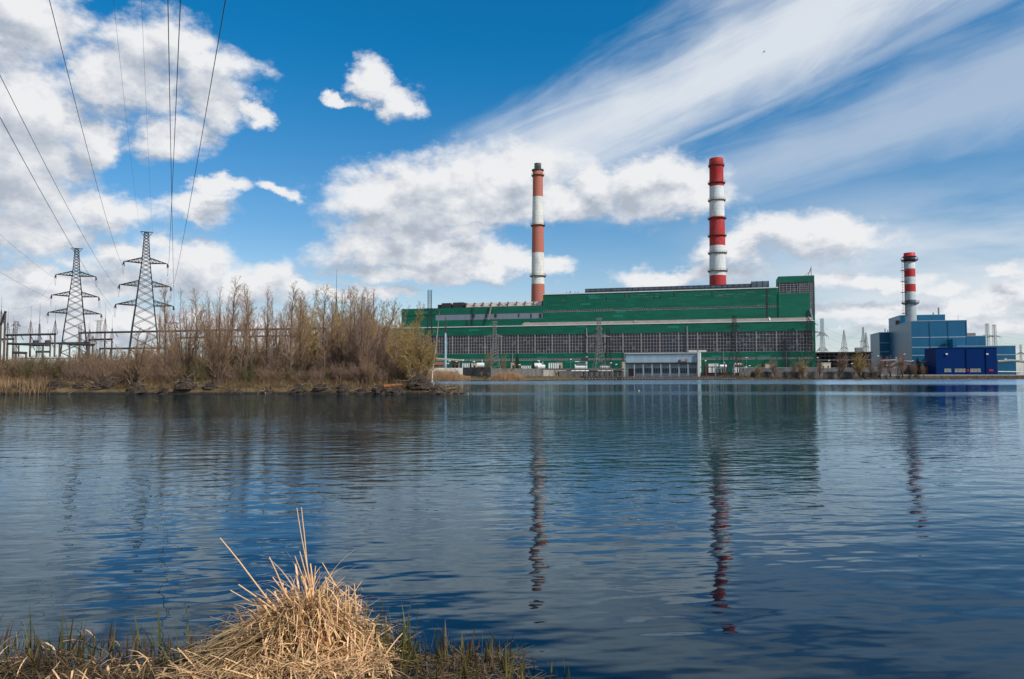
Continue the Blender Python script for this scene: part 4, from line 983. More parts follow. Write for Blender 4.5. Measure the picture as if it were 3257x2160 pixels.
# long thin canopy on posts
x0, y0, z0 = wp(1345, 1135, 312); x1, _, z1 = wp(1471, 1143.5, 312)
rt = thing('canopy', 'long thin flat canopy roof on posts left of the spread-leg pylon', 'canopy', (x0, y0, GZ)); h = z0 - GZ; h1 = z1 - GZ
MB().prism([(0, h - .6), (0, h), (x1 - x0, h1), (x1 - x0, h1 - .6)], 0, 7).build('roof', mat('canopy_edge', (.42, .36, .31), .8), rt)
for i in range(5): a = (x1 - x0) * (i + .2) / 4.4; MB().box(a, a + .3, .5, .8, 0, min(h, h1) - .62).build('post', m_dark, rt)
# white building corner columns seen through the trees
x0, y0, z0 = wp(668, 1073, 262); x1 = wp(766, 1073, 262)[0]
rt = thing('gantry_building', 'brown-grey hall with white corner columns seen through the alders', 'building', (x0, y0, GZ)); h = z0 - GZ; w = x1 - x0
MB().box(1, w - 1, 1, 9, 0, h * .8).build('wall', mat('dull_brown_wall', (.22, .17, .14), .85), rt)
for a in (0, w - 1): MB().box(a, a + 1, 0, 1, 0, h).build('column', m_white, rt)
MB().box(0, w, 0, 1, h, h + .6).build('lintel', m_conc, rt)
# elevated pale pipe behind the alders
x0, y0, z0 = wp(330, 1172, 180); x1 = wp(1290, 1172, 190)[0]
rt = thing('pipeline', 'pale insulated pipeline crossing behind the alder trunks', 'pipeline', (x0, y0, z0)); MB().tube((0, 0, 0), (x1 - x0, 10, .3), .32, .32, 8).build('pipe', mat('pale_blue_pipe', (.55, .62, .66), .5, .15), rt)
for i in range(24): a = (x1 - x0) * i / 23; MB().box(a - .12, a + .12, 10 * i / 23 - .1, 10 * i / 23 + .1, gh(x0 + a, y0 + 10 * i / 23) - z0, -.3 + .3 * i / 23).build('support', m_dconc, rt)
# rack hall between the plants
sA, _, zR = pl(2594, 1120, 442); sB = pl(2776, 1120, 442)[0]
rk = thing('pipe_rack', 'dark open steel rack hall filling the gap between green hall and blue plant', 'pipe rack', pw(sA, 442, GZ), RZP); w = sB - sA; h = zR - GZ
MB().box(0, w, 0, 10, h - .7, h).build('roof', m_dark, rk)
for i in range(13): MB().box(w * i / 12.5, w * i / 12.5 + .35, 0, .4, 0, h - .72).build('post', m_dark, rk)
for i, z_ in enumerate((.25, .48, .66, .82)):
    MB().box(0, w, -.3, -.02, h * z_, h * z_ + (.35 if i != 0 else .7)).build('pipe', m_steel if i in (0, 2) else m_dark, rk)
MB().box(0, w, 6, 9.5, 0, h - .72).build('back_wall', mat('black_cladding', (.03, .03, .035), .8), rk)
MB().box(w * .72, w * .84, 2, 6, h + .02, h + 2.4).build('roof_plant', m_steel, rk)
# sloping conveyor / pipe bridge by the blue plant
for (pts, Y, r_, nm, lab, mm) in (([(2798, 1148), (2842, 1145.5), (2900, 1151), (2985, 1152)], 400, .55, 'pipeline', 'pale pipe bridge running to the royal blue shed', m_steel),
                          ([(2824, 1168), (2838, 1160), (2850, 1152), (2862, 1150)], 399, .7, 'stair_bridge', 'sloping covered stair left of the royal blue shed', m_steel),
                          ([(3172, 1150), (3215, 1147), (3258, 1150)], 396, .7, 'pipeline', 'grey arched pipe run at the right edge of the shore', m_conc),
                          ([(2990, 1173), (3003, 1173), (3003, 1183), (3140, 1183), (3140, 1173), (3160, 1173), (3160, 1182), (3260, 1183)], 402, .3, 'pipeline', 'thin pale stepped pipe before the royal blue shed', mat('pale_blue_pipe', (.55, .62, .66), .5))):
    P_ = [Vector(wp(a, b_, Y)) for a, b_ in pts]; loc = Vector((P_[0].x, P_[0].y, GZ)); rt = thing(nm, lab, 'pipeline' if nm == 'pipeline' else 'stair', loc)
    MB().path([tuple(p - loc) for p in P_], r_, 8).build('pipe' if nm == 'pipeline' else 'walkway', mm, rt)
    for p in P_[::2]:
        q_ = p - loc; MB().box(q_.x - .15, q_.x + .15, q_.y - .15, q_.y + .15, 0, max(.2, q_.z - r_)).build('support', m_dark, rt)
# masts by the blue plant with stays
for i, (px, pt) in enumerate(((3047, 1000), (3069, 1022))):
    x_, y_, z_ = wp(px, pt, 421); rt = thing('guyed_mast', ('left, taller' if i == 0 else 'right, shorter') + ' of two stayed masts above the royal blue shed', 'mast', (x_, y_, GZ), 0, 'masts above the royal blue shed'); h = z_ - GZ
    MB().tube((0, 0, 0), (0, 0, h * .75), .5, .4, 6).tube((0, 0, h * .75), (0, 0, h), .12, .06, 4).box(-.9, .9, -.3, .3, h * .76, h * .76 + .2).build('pole', m_dark, rt)
    xe, ye, ze = wp(px + 42, 1108, 421); MB().tube((0, 0, h * (.46 if i == 0 else .5)), (xe - x_, 0, ze - GZ), .12).build('stay', m_ph2, rt)

# ------------------------------------------------------------------ white plant items: tanks, coolers, silencers
m_wp = mat('white_equipment', (.62, .63, .62), .5, .12, .6, col2=(.30, .31, .32), thr=(.5, .8))
def tankset(px, py, Y, kind, label):
    x_, y_, z_ = wp(px, py, Y); rt = thing({'tank': 'storage_tank', 'cooler': 'oil_cooler', 'boiler': 'steam_silencer', 'trafo': 'transformer'}[kind], label, {'tank': 'tank', 'cooler': 'cooler', 'boiler': 'silencer', 'trafo': 'transformer'}[kind], (x_, y_, GZ))
    h = z_ - GZ
    if kind == 'tank':
        mb = MB(); mb.tube((-1.6, 0, h - 1.1), (1.6, 0, h - 1.1), 1.1, 1.1, 14); mb.build('drum', m_wp, rt, False)
        for a in (-1.1, 1.1): MB().box(a - .15, a + .15, -.7, .7, 0, h - 2).build('saddle', m_steel, rt)
        MB().tube((.6, 0, h), (.6, 0, h + 1.4), .12).build('vent_pipe', m_wp, rt)
    elif kind == 'cooler':
        for i in range(5): MB().box(-2.4 + i * .95, -2.4 + i * .95 + .62, -1, 1, 0, h).build('radiator', m_wp, rt)
        MB().box(-2.5, 2.3, -.6, .6, h + .01, h + .3).build('header', m_steel, rt)
    elif kind == 'boiler':
        MB().tube((-3.6, 0, h * .28), (4, 0, h * .28), 1.3, 1.3, 12).build('drum', m_wp, rt)
        MB().tube((-2, 0, h * .62), (2.6, 0, h * .62), 1.0, 1.0, 12).build('drum', m_wp, rt)
        MB().box(-1.2, 3.4, -1.2, 1.2, h * .8, h * .84).build('platform', m_steel, rt)
        MB().box(2.8, 3.5, -.5, .5, 0, h).box(-2.2, -1.7, -.5, .5, 0, h * .8).box(-2, 3.4, -.3, .3, h * .95, h * 1.0).build('frame', m_wp, rt)
        mb = MB()
        for i in range(6): mb.tube((1 + i * .5, -.9, h), (1 + i * .5, -.9, h + 1.8), .1, .1, 3)
        mb.box(.8, 3.8, -1, -.8, h + .3, h + 1.5); mb.build('rack', m_dark, rt)
    else:
        MB().box(-2.6, 2.6, -1.5, 1.5, .4, h * .55).build('tank_body', m_wp, rt)
        for a in (-3.4, 2.8): MB().box(a, a + .6, -1.4, 1.4, .5, h * .62).build('radiator', m_wp, rt)
        for a in (-1.6, 0, 1.6): MB().tube((a, 0, h * .55), (a, 0, h), .28, .12, 8).build('bushing', m_rust, rt)
        MB().tube((-2, 1, h * .75), (2, 1, h * .75), .5, .5, 10).build('conservator', m_wp, rt)
    return rt
tankset(1488, 1157, 328, 'cooler', 'white ribbed cooler left of the birch clump')
tankset(1529, 1154, 332, 'tank', 'small white horizontal tank left of the birch clump')
tankset(1675, 1165, 325, 'cooler', 'low white ribbed cooler between the two conifers')
tankset(1711, 1155, 330, 'tank', 'white horizontal tank beside the smaller conifer')
tankset(1762, 1156, 330, 'cooler', 'white ribbed cooler left of the narrow tan kiosk')
tankset(1843, 1149, 335, 'boiler', 'stack of white silencer drums on a frame left of the pump house')
tankset(2352, 1145, 372, 'trafo', 'white transformer cluster under the pylon right of the pump house')
tankset(2300, 1160, 368, 'tank', 'pale tank between pump house and white transformer')
tankset(2270, 1158, 370, 'cooler', 'pale cooler right beside the pump house white end')
tankset(1925, 1157, 338, 'trafo', 'tan and white transformer below the pylon left of the pump house')
tankset(2560, 1160, 380, 'trafo', 'pale transformer near the corner of the green hall')
tankset(1722, 1160, 326, 'tank', 'lower white tank right of the smaller conifer')
# thin black handrail and pipe rack bridging the yard in front of the hall
x0, y0, z0 = wp(1728, 1174, 322); x1, _, _ = wp(1985, 1174, 322)
rt = thing('yard_gantry', 'low grey gantry with dark railing before the white silencers', 'gantry', (x0, y0, GZ)); w = x1 - x0; h = z0 - GZ
MB().box(0, w, 0, 2.5, h - .5, h + .3).build('deck', m_dconc, rt)
MB().box(0, w, .6, 1.8, .3, h - .9).build('base_wall', m_dconc, rt)
for i in range(16): MB().box(w * i / 15.5, w * i / 15.5 + .25, -.1, .2, -.4, h - .52).build('post', m_dark, rt)
x0, y0, z0 = wp(2232, 1166, 352); x1, _, _ = wp(2352, 1166, 352)
rt = thing('yard_gantry', 'dark cluttered pipe deck between pump house and white transformer', 'gantry', (x0, y0, .8)); w = x1 - x0; h = z0 - .8
MB().box(0, w, 0, 3, h - .4, h).box(0, w, 1, 2.6, 0, h * .45).build('deck', m_dark, rt)
for i in range(8): MB().box(w * i / 7.5, w * i / 7.5 + .25, -.1, .2, -.4, h - .42).build('post', m_dark, rt)
for i in range(4): MB().tube((w * (i + .4) / 4, -.3, .2), (w * (i + .4) / 4, -.3, h + 1.2), .3, .3, 8).build('riser_pipe', m_steel if i % 2 else m_rust, rt)
# yard lamps: a pale head on a thin post
m_lamp = mat('lamp_white', (.80, .80, .78), .4, .03)
LM = [(1424, 1157, 322), (1429, 1149, 322), (1452, 1151, 322), (1458, 1150, 318), (1472, 1146, 330), (1507, 1151, 330), (1652, 1161, 318), (1713, 1148, 335), (1866, 1136, 350), (1815, 1144, 345), (1943, 1155, 345), (1960, 1160, 345), (2244, 1148, 372),
      (2374, 1138, 372), (2384, 1164, 360), (2600, 1138, 378), (2636, 1147, 400), (2690, 1164, 372), (2709, 1157, 380), (2792, 1133, 398), (2820, 1163, 380), (2850, 1139, 398), (2864, 1141, 398), (2876, 1127, 400), (2902, 1148, 398), (3190, 1122, 440), (3228, 1123, 440)]
lname = ['left of the blue pole foot', 'beside the blue pole', 'over the tan kiosk under the canopy', 'at the canopy right half', 'at the right end of the canopy', 'over the small tan kiosk', 'right of the larger spruce', 'over the white tank beside the smaller conifer',
         'before the strip windows left of the pump house', 'above the ribbed cooler left of the silencers', 'right of the transformer left of the pump house', 'just left of the narrow brown kiosk', 'right of the pump house white end', 'before the strip windows over the white transformer',
         'right of the white transformer on the embankment', 'at the foot of the green hall corner', 'above the cream gatehouse', 'right of the gatehouse on the embankment', 'left of the round yellow willow', 'before the left blue block', 'right of the round yellow willow', 'left one of a pair before the blue annexe',
         'right one of a pair before the blue annexe', 'above the purple bush before the blue plant', 'left of the dark spruce by the blue plant', 'on the low blue block left', 'on the low blue block right end']
for (px, py, Y), nm in zip(LM, lname):
    x_, y_, z_ = wp(px, py, Y); rt = thing('yard_lamp', 'small white yard lamp ' + nm, 'lamp', (x_, y_, GZ), 0, 'yard lamps along the far shore'); h = z_ - GZ
    MB().tube((0, 0, 0), (0, 0, h), .09, .06, 5).build('post', m_steel, rt); MB().tube((-.35, 0, h), (.45, -.2, h + .1), .22, .3, 8).build('lamp_head', m_lamp, rt)
# people-free shore; small buoy on the water, floating twigs
x_, y_, _ = wp(2032, 1244, 2.5 * FPX / (1244 - 1190)); o = MB().lathe([(.02, -.06), (.09, -.03), (.11, .05), (.07, .11), (.02, .13)], 10).build('float', mat('yellow_float', (.65, .70, .20), .5), None, True, (x_, y_, 0)); tag(o, 'tiny yellow-green float alone on the open water', 'float')
# birds
m_bird = mat('bird_dark', (.05, .05, .055), .8)
for (px, py, Y, nm, s_) in ((2430, 165, 70, 'small dark gull gliding over the cirrus streak', .42), (1130, 851, 150, 'tiny dark bird low in the sky above the willows', .7)):
    x_, y_, z_ = wp(px, py, Y); mb = MB()
    mb.lathe([(.02, -.32), (.07, -.15), (.09, .05), (.05, .22), (.01, .3)], 8)
    mb.v = [(a, c_, b_) for a, b_, c_ in mb.v]
    k_ = len(mb.v); mb.v += [(0, .08, .03), (0, -.1, .03), (.32, -.02, .16), (.32, .1, .17), (.72, -.12, .05), (-.32, -.02, .16), (-.32, .1, .17), (-.72, -.12, .05), (0, .08, .055), (0, -.1, .055), (.32, 0, .18), (-.32, 0, .18)]
    mb.f += [(k_, k_ + 1, k_ + 2, k_ + 3), (k_ + 3, k_ + 2, k_ + 4), (k_ + 1, k_, k_ + 6, k_ + 5), (k_ + 5, k_ + 6, k_ + 7), (k_ + 9, k_ + 8, k_ + 3, k_ + 10), (k_ + 8, k_ + 9, k_ + 11, k_ + 6)]
    o = mb.build('bird', m_bird, None, False, (x_, y_, z_)); o.rotation_euler = (.2, -.9 if px > 2000 else .4, .5); o.scale = (s_,) * 3; tag(o, nm, 'bird')
# ------------------------------------------------------------------ bare spring trees
m_bark = mat('alder_bark', (.105, .078, .062), .9, .35, 1.5, (1, 1, .4)); m_twig = mat('alder_twigs', (.29, .185, .115), .9, .2, .4)
m_wtwig = mat('willow_twigs', (.38, .265, .11), .9, .25, .4); m_wbark = mat('willow_bark', (.17, .14, .11), .9, .3, 1.5); m_ptwig = mat('purple_twigs', (.26, .165, .12), .9, .2, .4)
m_bud = mat('willow_buds', (.29, .215, .07), .85, .25, .5, trans=.3); m_birch = mat('birch_bark', (.50, .46, .42), .85, .3, 1.2, (1, 1, 3), col2=(.06, .05, .05), thr=(.55, .65))
def rnd_dir(d, ang, rs):
    d = d / np.linalg.norm(d); ref = np.array([0, 0, 1.]) if abs(d[2]) < .9 else np.array([1., 0, 0]); a = np.cross(d, ref); a /= np.linalg.norm(a); b_ = np.cross(d, a)
    t_ = rs.uniform(0, 2 * math.pi); return d * math.cos(ang) + (a * math.cos(t_) + b_ * math.sin(t_)) * math.sin(ang)
def limb(p, d, L_, r0, r1, n, rs, wander=.08, up=.0):
    pts = [p]; dd = d.copy(); out = []
    for i in range(n):
        dd = dd + rs.normal(0, wander, 3) + np.array([0, 0, up]); dd /= np.linalg.norm(dd); q_ = pts[-1] + dd * L_ / n
        out.append((*pts[-1], *q_, r0 + (r1 - r0) * i / n, r0 + (r1 - r0) * (i + 1) / n, )); pts.append(q_)
    return out, pts, dd
def make_tree(seed, H, stems=1, spread=.0, nbr=34, blen=.26, bang=.75, rtrunk=.11, up=.05, sub=7, sub2=3, tr=.013, first=.22, mt=None, mc=None, buds=0, mbud=None, fan=0.0):
    rs = np.random.default_rng(seed); T_, C_, B_ = [], [], []
    for s_ in range(stems):
        a = rs.uniform(0, 2 * math.pi); ln = spread * rs.uniform(.4, 1) if stems > 1 else rs.uniform(0, .03)
        d = np.array([math.cos(a) * ln + fan, math.sin(a) * ln, 1.]); h = H * (1 if s_ == 0 else rs.uniform(.6, .98)); d /= np.linalg.norm(d)
        p = np.array([rs.normal(0, .12) * (stems > 1), rs.normal(0, .12) * (stems > 1), -.15]); rt_ = rtrunk * (1 if stems == 1 else rs.uniform(.6, 1))
        seg, pts, dd = limb(p, d, h, rt_, .012, 12, rs, .035, .02); T_ += seg
        pts = np.array(pts); nb_ = max(4, int(nbr * (1 if stems == 1 else rs.uniform(.5, .9))))
        for k_ in range(nb_):
            t_ = first + (1 - first) * (k_ + rs.uniform(0, 1)) / nb_ * .99; i = min(11, int(t_ * 12)); f = t_ * 12 - i
            q_ = pts[i] * (1 - f) + pts[i + 1] * f; td = pts[i + 1] - pts[i]
            bl = H * blen * (1 - t_ * .70) * rs.uniform(.55, 1.15) * (min(1, .45 + (t_ - first) * 3)); bd = rnd_dir(td, bang * rs.uniform(.75, 1.2) * (1 - .25 * t_), rs)
            sg, bp, _ = limb(q_, bd, bl, .35 * rt_ * (1 - t_ * .7) + .008, .007, 5, rs, .09, up); C_ += sg; bp = np.array(bp)
            for j_ in range(max(2, int(round(sub * bl / (H * blen * .62))))):
                u_ = rs.uniform(.3, 1) * 4.99; i2 = int(u_); q2 = bp[i2] + (bp[i2 + 1] - bp[i2]) * (u_ - i2); d2 = rnd_dir(bp[i2 + 1] - bp[i2], rs.uniform(.4, .8), rs)
                l2 = min(max(bl * rs.uniform(.25, .5) * (1.15 - u_ / 8), .25), 1.3) if H > 6 else bl * rs.uniform(.22, .45); sg, p2, _ = limb(q2, d2, l2, tr, tr * .6, 2, rs, .1, up); C_ += sg
                for _k in range(sub2):
                    q3 = p2[1] if rs.random() < .5 else p2[1] + (p2[2] - p2[1]) * rs.uniform(.2, 1); d3 = rnd_dir(p2[2] - p2[1], rs.uniform(.3, .8), rs); e_ = q3 + d3 * l2 * rs.uniform(.35, .8)
                    C_.append((*q3, *e_, tr * .75, tr * .5))
                    for _b in range(buds): B_.append(q3 + (e_ - q3) * rs.uniform(.1, 1.05))
    return T_, C_, B_
def bud_mesh(pts, size, rs):
    pts = np.array(pts); N = len(pts); a = rs.uniform(0, 2 * math.pi, N); V = np.zeros((N, 4, 3)); d = rs.normal(0, 1, (N, 3)); d /= np.linalg.norm(d, axis=1, keepdims=True); e_ = np.cross(d, rs.normal(0, 1, (N, 3))); e_ /= np.linalg.norm(e_, axis=1, keepdims=True)
    s_ = size * rs.uniform(.5, 1.3, N)[:, None]; V[:, 0] = pts - d * s_; V[:, 1] = pts + e_ * s_ * .5; V[:, 2] = pts + d * s_; V[:, 3] = pts - e_ * s_ * .5
    return V.reshape(-1, 3), np.arange(N * 4).reshape(N, 4)
def tree_proto(name, seed, mt, mc, bsize=.06, mbud=None, **kw):
    T_, C_, B_ = make_tree(seed, **kw); rt = bpy.data.objects.new(name, None); COL.objects.link(rt)
    v, f = seg_tubes(T_, 6); mesh_obj('trunk', v, f, mt, rt, True)
    v, f = seg_tubes(C_, 3); cr = mesh_obj('crown', v, f, mc, rt)
    if B_: v, f = bud_mesh(B_, bsize, np.random.default_rng(seed)); mesh_obj('buds', v, f, mbud or m_bud, cr)
    rt['category'] = 'tree'; return rt
proto = {
 'tallA': tree_proto('alder_tree', 1, m_bark, m_twig, H=13, nbr=70, blen=.27, bang=.68, rtrunk=.18, sub=7, sub2=3, tr=.011, first=.2),
 'tallB': tree_proto('alder_tree', 2, m_bark, m_twig, H=13, nbr=62, blen=.31, bang=.80, rtrunk=.16, sub=7, sub2=3, tr=.011, first=.26),
 'tallC': tree_proto('alder_tree', 3, m_bark, m_twig, H=13, nbr=74, blen=.24, bang=.64, rtrunk=.17, sub=6, sub2=3, tr=.011, first=.16),
 'multiA': tree_proto('alder_tree', 4, m_bark, m_twig, H=12.5, stems=8, spread=.22, nbr=46, blen=.23, bang=.6, rtrunk=.10, sub=6, sub2=2, tr=.011, first=.12),
 'multiB': tree_proto('alder_tree', 5, m_bark, m_twig, H=12.5, stems=13, spread=.32, nbr=44, blen=.24, bang=.55, rtrunk=.095, sub=6, sub2=2, tr=.011, first=.13),
 'fan': tree_proto('alder_tree', 6, m_bark, m_ptwig, H=12, stems=15, spread=.46, nbr=46, blen=.25, bang=.5, rtrunk=.09, sub=6, sub2=3, tr=.011, first=.10, fan=.25),
 'coppice': tree_proto('alder_tree', 7, m_bark, m_twig, H=9, stems=11, spread=.40, nbr=48, blen=.26, bang=.7, rtrunk=.08, sub=6, sub2=2, tr=.011, first=.16),
 'willowA': tree_proto('willow_tree', 8, m_wbark, m_wtwig, H=12.5, stems=4, spread=.28, nbr=78, blen=.26, bang=.72, rtrunk=.17, sub=9, sub2=4, buds=1, tr=.011, first=.2, bsize=.05),
 'farA': tree_proto('bank_tree', 41, m_bark, m_ptwig, H=8, stems=5, spread=.35, nbr=44, blen=.36, bang=.8, rtrunk=.16, sub=6, sub2=2, tr=.026, first=.2),
 'farB': tree_proto('bank_tree', 42, m_bark, m_wtwig, H=8, stems=7, spread=.6, nbr=46, blen=.36, bang=.9, rtrunk=.14, sub=7, sub2=3, tr=.026, first=.12),
 'willowB': tree_proto('willow_tree', 9, m_wbark, m_wtwig, H=11, stems=6, spread=.42, nbr=72, blen=.27, bang=.78, rtrunk=.13, sub=9, sub2=4, buds=1, tr=.011, first=.14, bsize=.05),
}
bush = {
 'bushA': tree_proto('shrub', 20, m_bark, m_ptwig, H=4.6, stems=30, spread=.5, nbr=20, blen=.3, bang=.5, rtrunk=.026, sub=4, sub2=2, tr=.009, first=.06),
 'bushB': tree_proto('shrub', 21, m_bark, m_twig, H=4.2, stems=34, spread=.7, nbr=20, blen=.28, bang=.55, rtrunk=.022, sub=4, sub2=2, tr=.009, first=.05),
 'bushG': tree_proto('shrub', 22, m_bark, mat('greening_twigs', (.14, .115, .05), .9, .3, .5), H=4.0, stems=30, spread=.6, nbr=18, blen=.3, bang=.55, rtrunk=.02, sub=4, sub2=2, tr=.009, first=.05, buds=1, bsize=.035, mbud=mat('fresh_buds', (.16, .19, .04), .8, .3, .5, trans=.3)),
}
used = {}
def put(kind, px, Y, top_py, label, group=None, rz=None, wide=1.0, src=proto):
    x_, _, zt_ = wp(px, top_py, Y); zb = gh(x_, Y) if Y < 255 else GZ
    H0 = {'tallA': 13, 'tallB': 13, 'tallC': 13, 'multiA': 12.5, 'multiB': 12.5, 'fan': 12, 'coppice': 9, 'farA': 8, 'farB': 8, 'willowA': 12.5, 'willowB': 11, 'bushA': 4.6, 'bushB': 4.2, 'bushG': 4.0}[kind]
    s_ = (zt_ - zb) / H0 * 1.03; rz = random.uniform(0, 6.28) if rz is None else rz
    if kind not in used: o = src[kind]; used[kind] = 1; o.location = (x_, Y, zb); o.rotation_euler = (0, 0, rz); o.scale = (s_ * wide, s_ * wide, s_); o['label'] = label; o['category'] = 'shrub' if src is bush else 'tree'
    else: o = copy_thing(src[kind], label, (x_, Y, zb), rz, (s_ * wide, s_ * wide, s_))
    if group: o['group'] = group
    elif 'group' in o: del o['group']
    return o
random.seed(11)
GA = 'bare trees on the wooded spit'
ROW = [ # kind, photo x, distance, top y, label
 ('coppice', 440, 94.5, 1035, 'wide leafless alder coppice growing from a waterside stump before the right big pylon'),
 ('tallB', 348, 97, 1110, 'low single-stemmed sapling at the water left of the sprouting stump'),
 ('coppice', 300, 103, 1105, 'low bare coppice between the two big pylons'),
 ('tallA', 535, 98, 918, 'straight single alder just right of the right big pylon'),
 ('tallC', 503, 120, 1000, 'short alder behind the straight single alder, on its left'),
 ('multiA', 603, 99, 932, 'upright multi-stemmed alder clump between the single alder and the widest clump'),
 ('tallB', 622, 118, 935, 'thin alder behind the upright multi-stemmed clump'),
 ('multiA', 650, 122, 985, 'low alder clump far back right of the upright multi-stemmed clump'),
 ('multiB', 700, 97.5, 915, 'densest and widest multi-stemmed alder clump on the spit'),
 ('tallA', 736, 108, 905, 'tallest alder, rising out of the back of the widest clump'),
 ('tallC', 786, 104, 926, 'left of two slim alders standing close together right of the widest clump'),
 ('tallB', 806, 106, 922, 'right of two slim alders standing close together right of the widest clump'),
 ('tallC', 852, 103, 928, 'lone symmetrical feathery alder left of the twin trunks'),
 ('tallB', 898, 112, 985, 'shorter alder left of the thick dark-trunked alder'),
 ('tallA', 926, 99, 922, 'thick dark-trunked alder near the middle of the row'),
 ('tallB', 943, 110, 940, 'alder close behind the thick dark-trunked one'),
 ('tallC', 962, 104, 945, 'leaning alder left of the first yellowish willow'),
 ('willowA', 985, 118, 918, 'first yellowish willow from the left, behind the alders'),
 ('tallB', 1036, 101, 930, 'slim alder just left of the needle mast'),
 ('willowA', 1050, 124, 940, 'yellowish willow just behind the foot of the needle mast'),
 ('tallC', 1052, 104, 965, 'short slim alder below the needle mast'),
 ('tallA', 1112, 100, 934, 'dark dense alder right of the needle mast'),
 ('tallC', 1126, 104, 960, 'alder touching the dark dense alder on its right'),
 ('fan', 1150, 100, 938, 'purple-brown alder thicket whose many stems lean to the right'),
 ('tallC', 1182, 112, 935, 'alder rising through the leaning purple-brown thicket'),
 ('willowA', 1205, 122, 925, 'tall yellowish willow above the leaning thicket'),
 ('tallB', 1145, 118, 930, 'alder behind the leaning thicket on its left side'),
 ('willowB', 1255, 116, 965, 'broad yellowish willow at the left end of the green hall'),
 ('fan', 1205, 106, 1010, 'lower purple-brown thicket under the broad willow'),
 ('tallA', 1252, 103, 1040, 'small alder under the broad yellowish willow'),
 ('willowB', 1315, 96.5, 985, 'last willow at the tip of the spit, before the gridded windows'),
 ('willowA', 1283, 104, 975, 'dense yellowish willow directly left of the last one'),
 ('willowB', 1345, 98, 1030, 'lower yellowish willow leaning out right of the last one'),
 ('willowB', 1220, 110, 955, 'broad tawny willow over the leaning thicket'),
 ('willowA', 1090, 112, 945, 'tawny willow right behind the dark dense alder'),
 ('fan', 1085, 103, 1000, 'brown thicket between the needle mast and the dark dense alder'),
 ('multiB', 930, 108, 985, 'brown multi-stemmed clump around the thick dark-trunked alder'),
 ('multiB', 575, 124, 975, 'backmost alder clump behind the straight single alder'),
 ('multiA', 720, 126, 950, 'tall alder clump far back behind the widest clump'),
 ('multiB', 830, 124, 955, 'tall alder clump far back between the twin trunks and the lone feathery alder'),
 ('multiA', 872, 114, 950, 'middle-depth alder clump right of the lone feathery alder'),
 ('multiB', 965, 126, 945, 'tall alder clump far back behind the leaning alder'),
 ('willowA', 1020, 128, 950, 'farthest tawny willow left of the needle mast'),
 ('multiA', 1065, 115, 950, 'alder clump right of the needle mast foot'),
 ('multiB', 1130, 126, 945, 'tall alder clump far back over the dark dense alder'),
 ('multiA', 1170, 124, 950, 'slender alder clump far back over the leaning thicket'),
 ('multiB', 1235, 124, 965, 'tall alder clump far back over the broad yellowish willow'),
 ('multiA', 680, 112, 960, 'alder clump pressed against the left of the widest clump'),
 ('tallB', 760, 100, 965, 'thin alder between widest clump and the slim twins'),
 ('tallB', 1308, 97, 1060, 'slender two-trunked tree at the foot of the last willow'),
 ('multiA', 760, 125, 1010, 'background alder clump between the widest clump and the slim pair'),
 ('multiA', 880, 125, 1020, 'background alder clump behind the lone feathery alder'),
 ('multiB', 1000, 128, 1000, 'background alder clump behind the first willow'),
 ('multiB', 1090, 128, 1000, 'background alder clump behind the dark dense alder'),
 ('coppice', 560, 112, 1040, 'bushy coppice behind the straight single alder'),
 ('coppice', 480, 118, 1085, 'bushy coppice under the right big pylon legs'),
 ('coppice', 1175, 96, 1120, 'low bushy coppice near the dark root ball'),
]
for r_ in ROW: put(r_[0], r_[1], r_[2], r_[3], r_[4], GA)
# underwood: low brown shrubs along the spit
GB = 'low brown shrubs filling the wooded spit'
rs = random.Random(5)
xs_ = [(-60 + i * 24 + rs.uniform(-8, 8)) for i in range(57)]
for i, px in enumerate(xs_):
    for row in range(3):
        Y = (96.5 + rs.uniform(0, 4), 104 + rs.uniform(0, 9), 118 + rs.uniform(0, 22))[row]
        pxx = px + rs.uniform(-10, 10) + row * 8
        if pxx > 1285 or (row == 2 and pxx > 1230): continue
        top = (1158, 1120, 1108)[row] + rs.uniform(-22, 22)
        if pxx < 230: top = 1132 + rs.uniform(-12, 18)
        green = (pxx < 120 and row == 0) or 585 < pxx < 635 or 770 < pxx < 830
        kd = rs.choice(['bushG', 'bushG', 'bushB'] if green else ['bushA', 'bushB', 'bushA', 'bushB', 'bushA', 'bushB', 'bushG'])
        lab = {'bushA': 'purplish leafless shrub in the underwood of the wooded spit', 'bushB': 'brown leafless shrub in the underwood of the wooded spit', 'bushG': 'shrub just turning green in the underwood of the wooded spit'}[kd]
        put(kd, pxx, Y, top, lab, {'bushA': 'purplish underwood shrubs on the spit', 'bushB': 'brown underwood shrubs on the spit', 'bushG': 'greening underwood shrubs on the spit'}[kd], None, 1.15, bush)
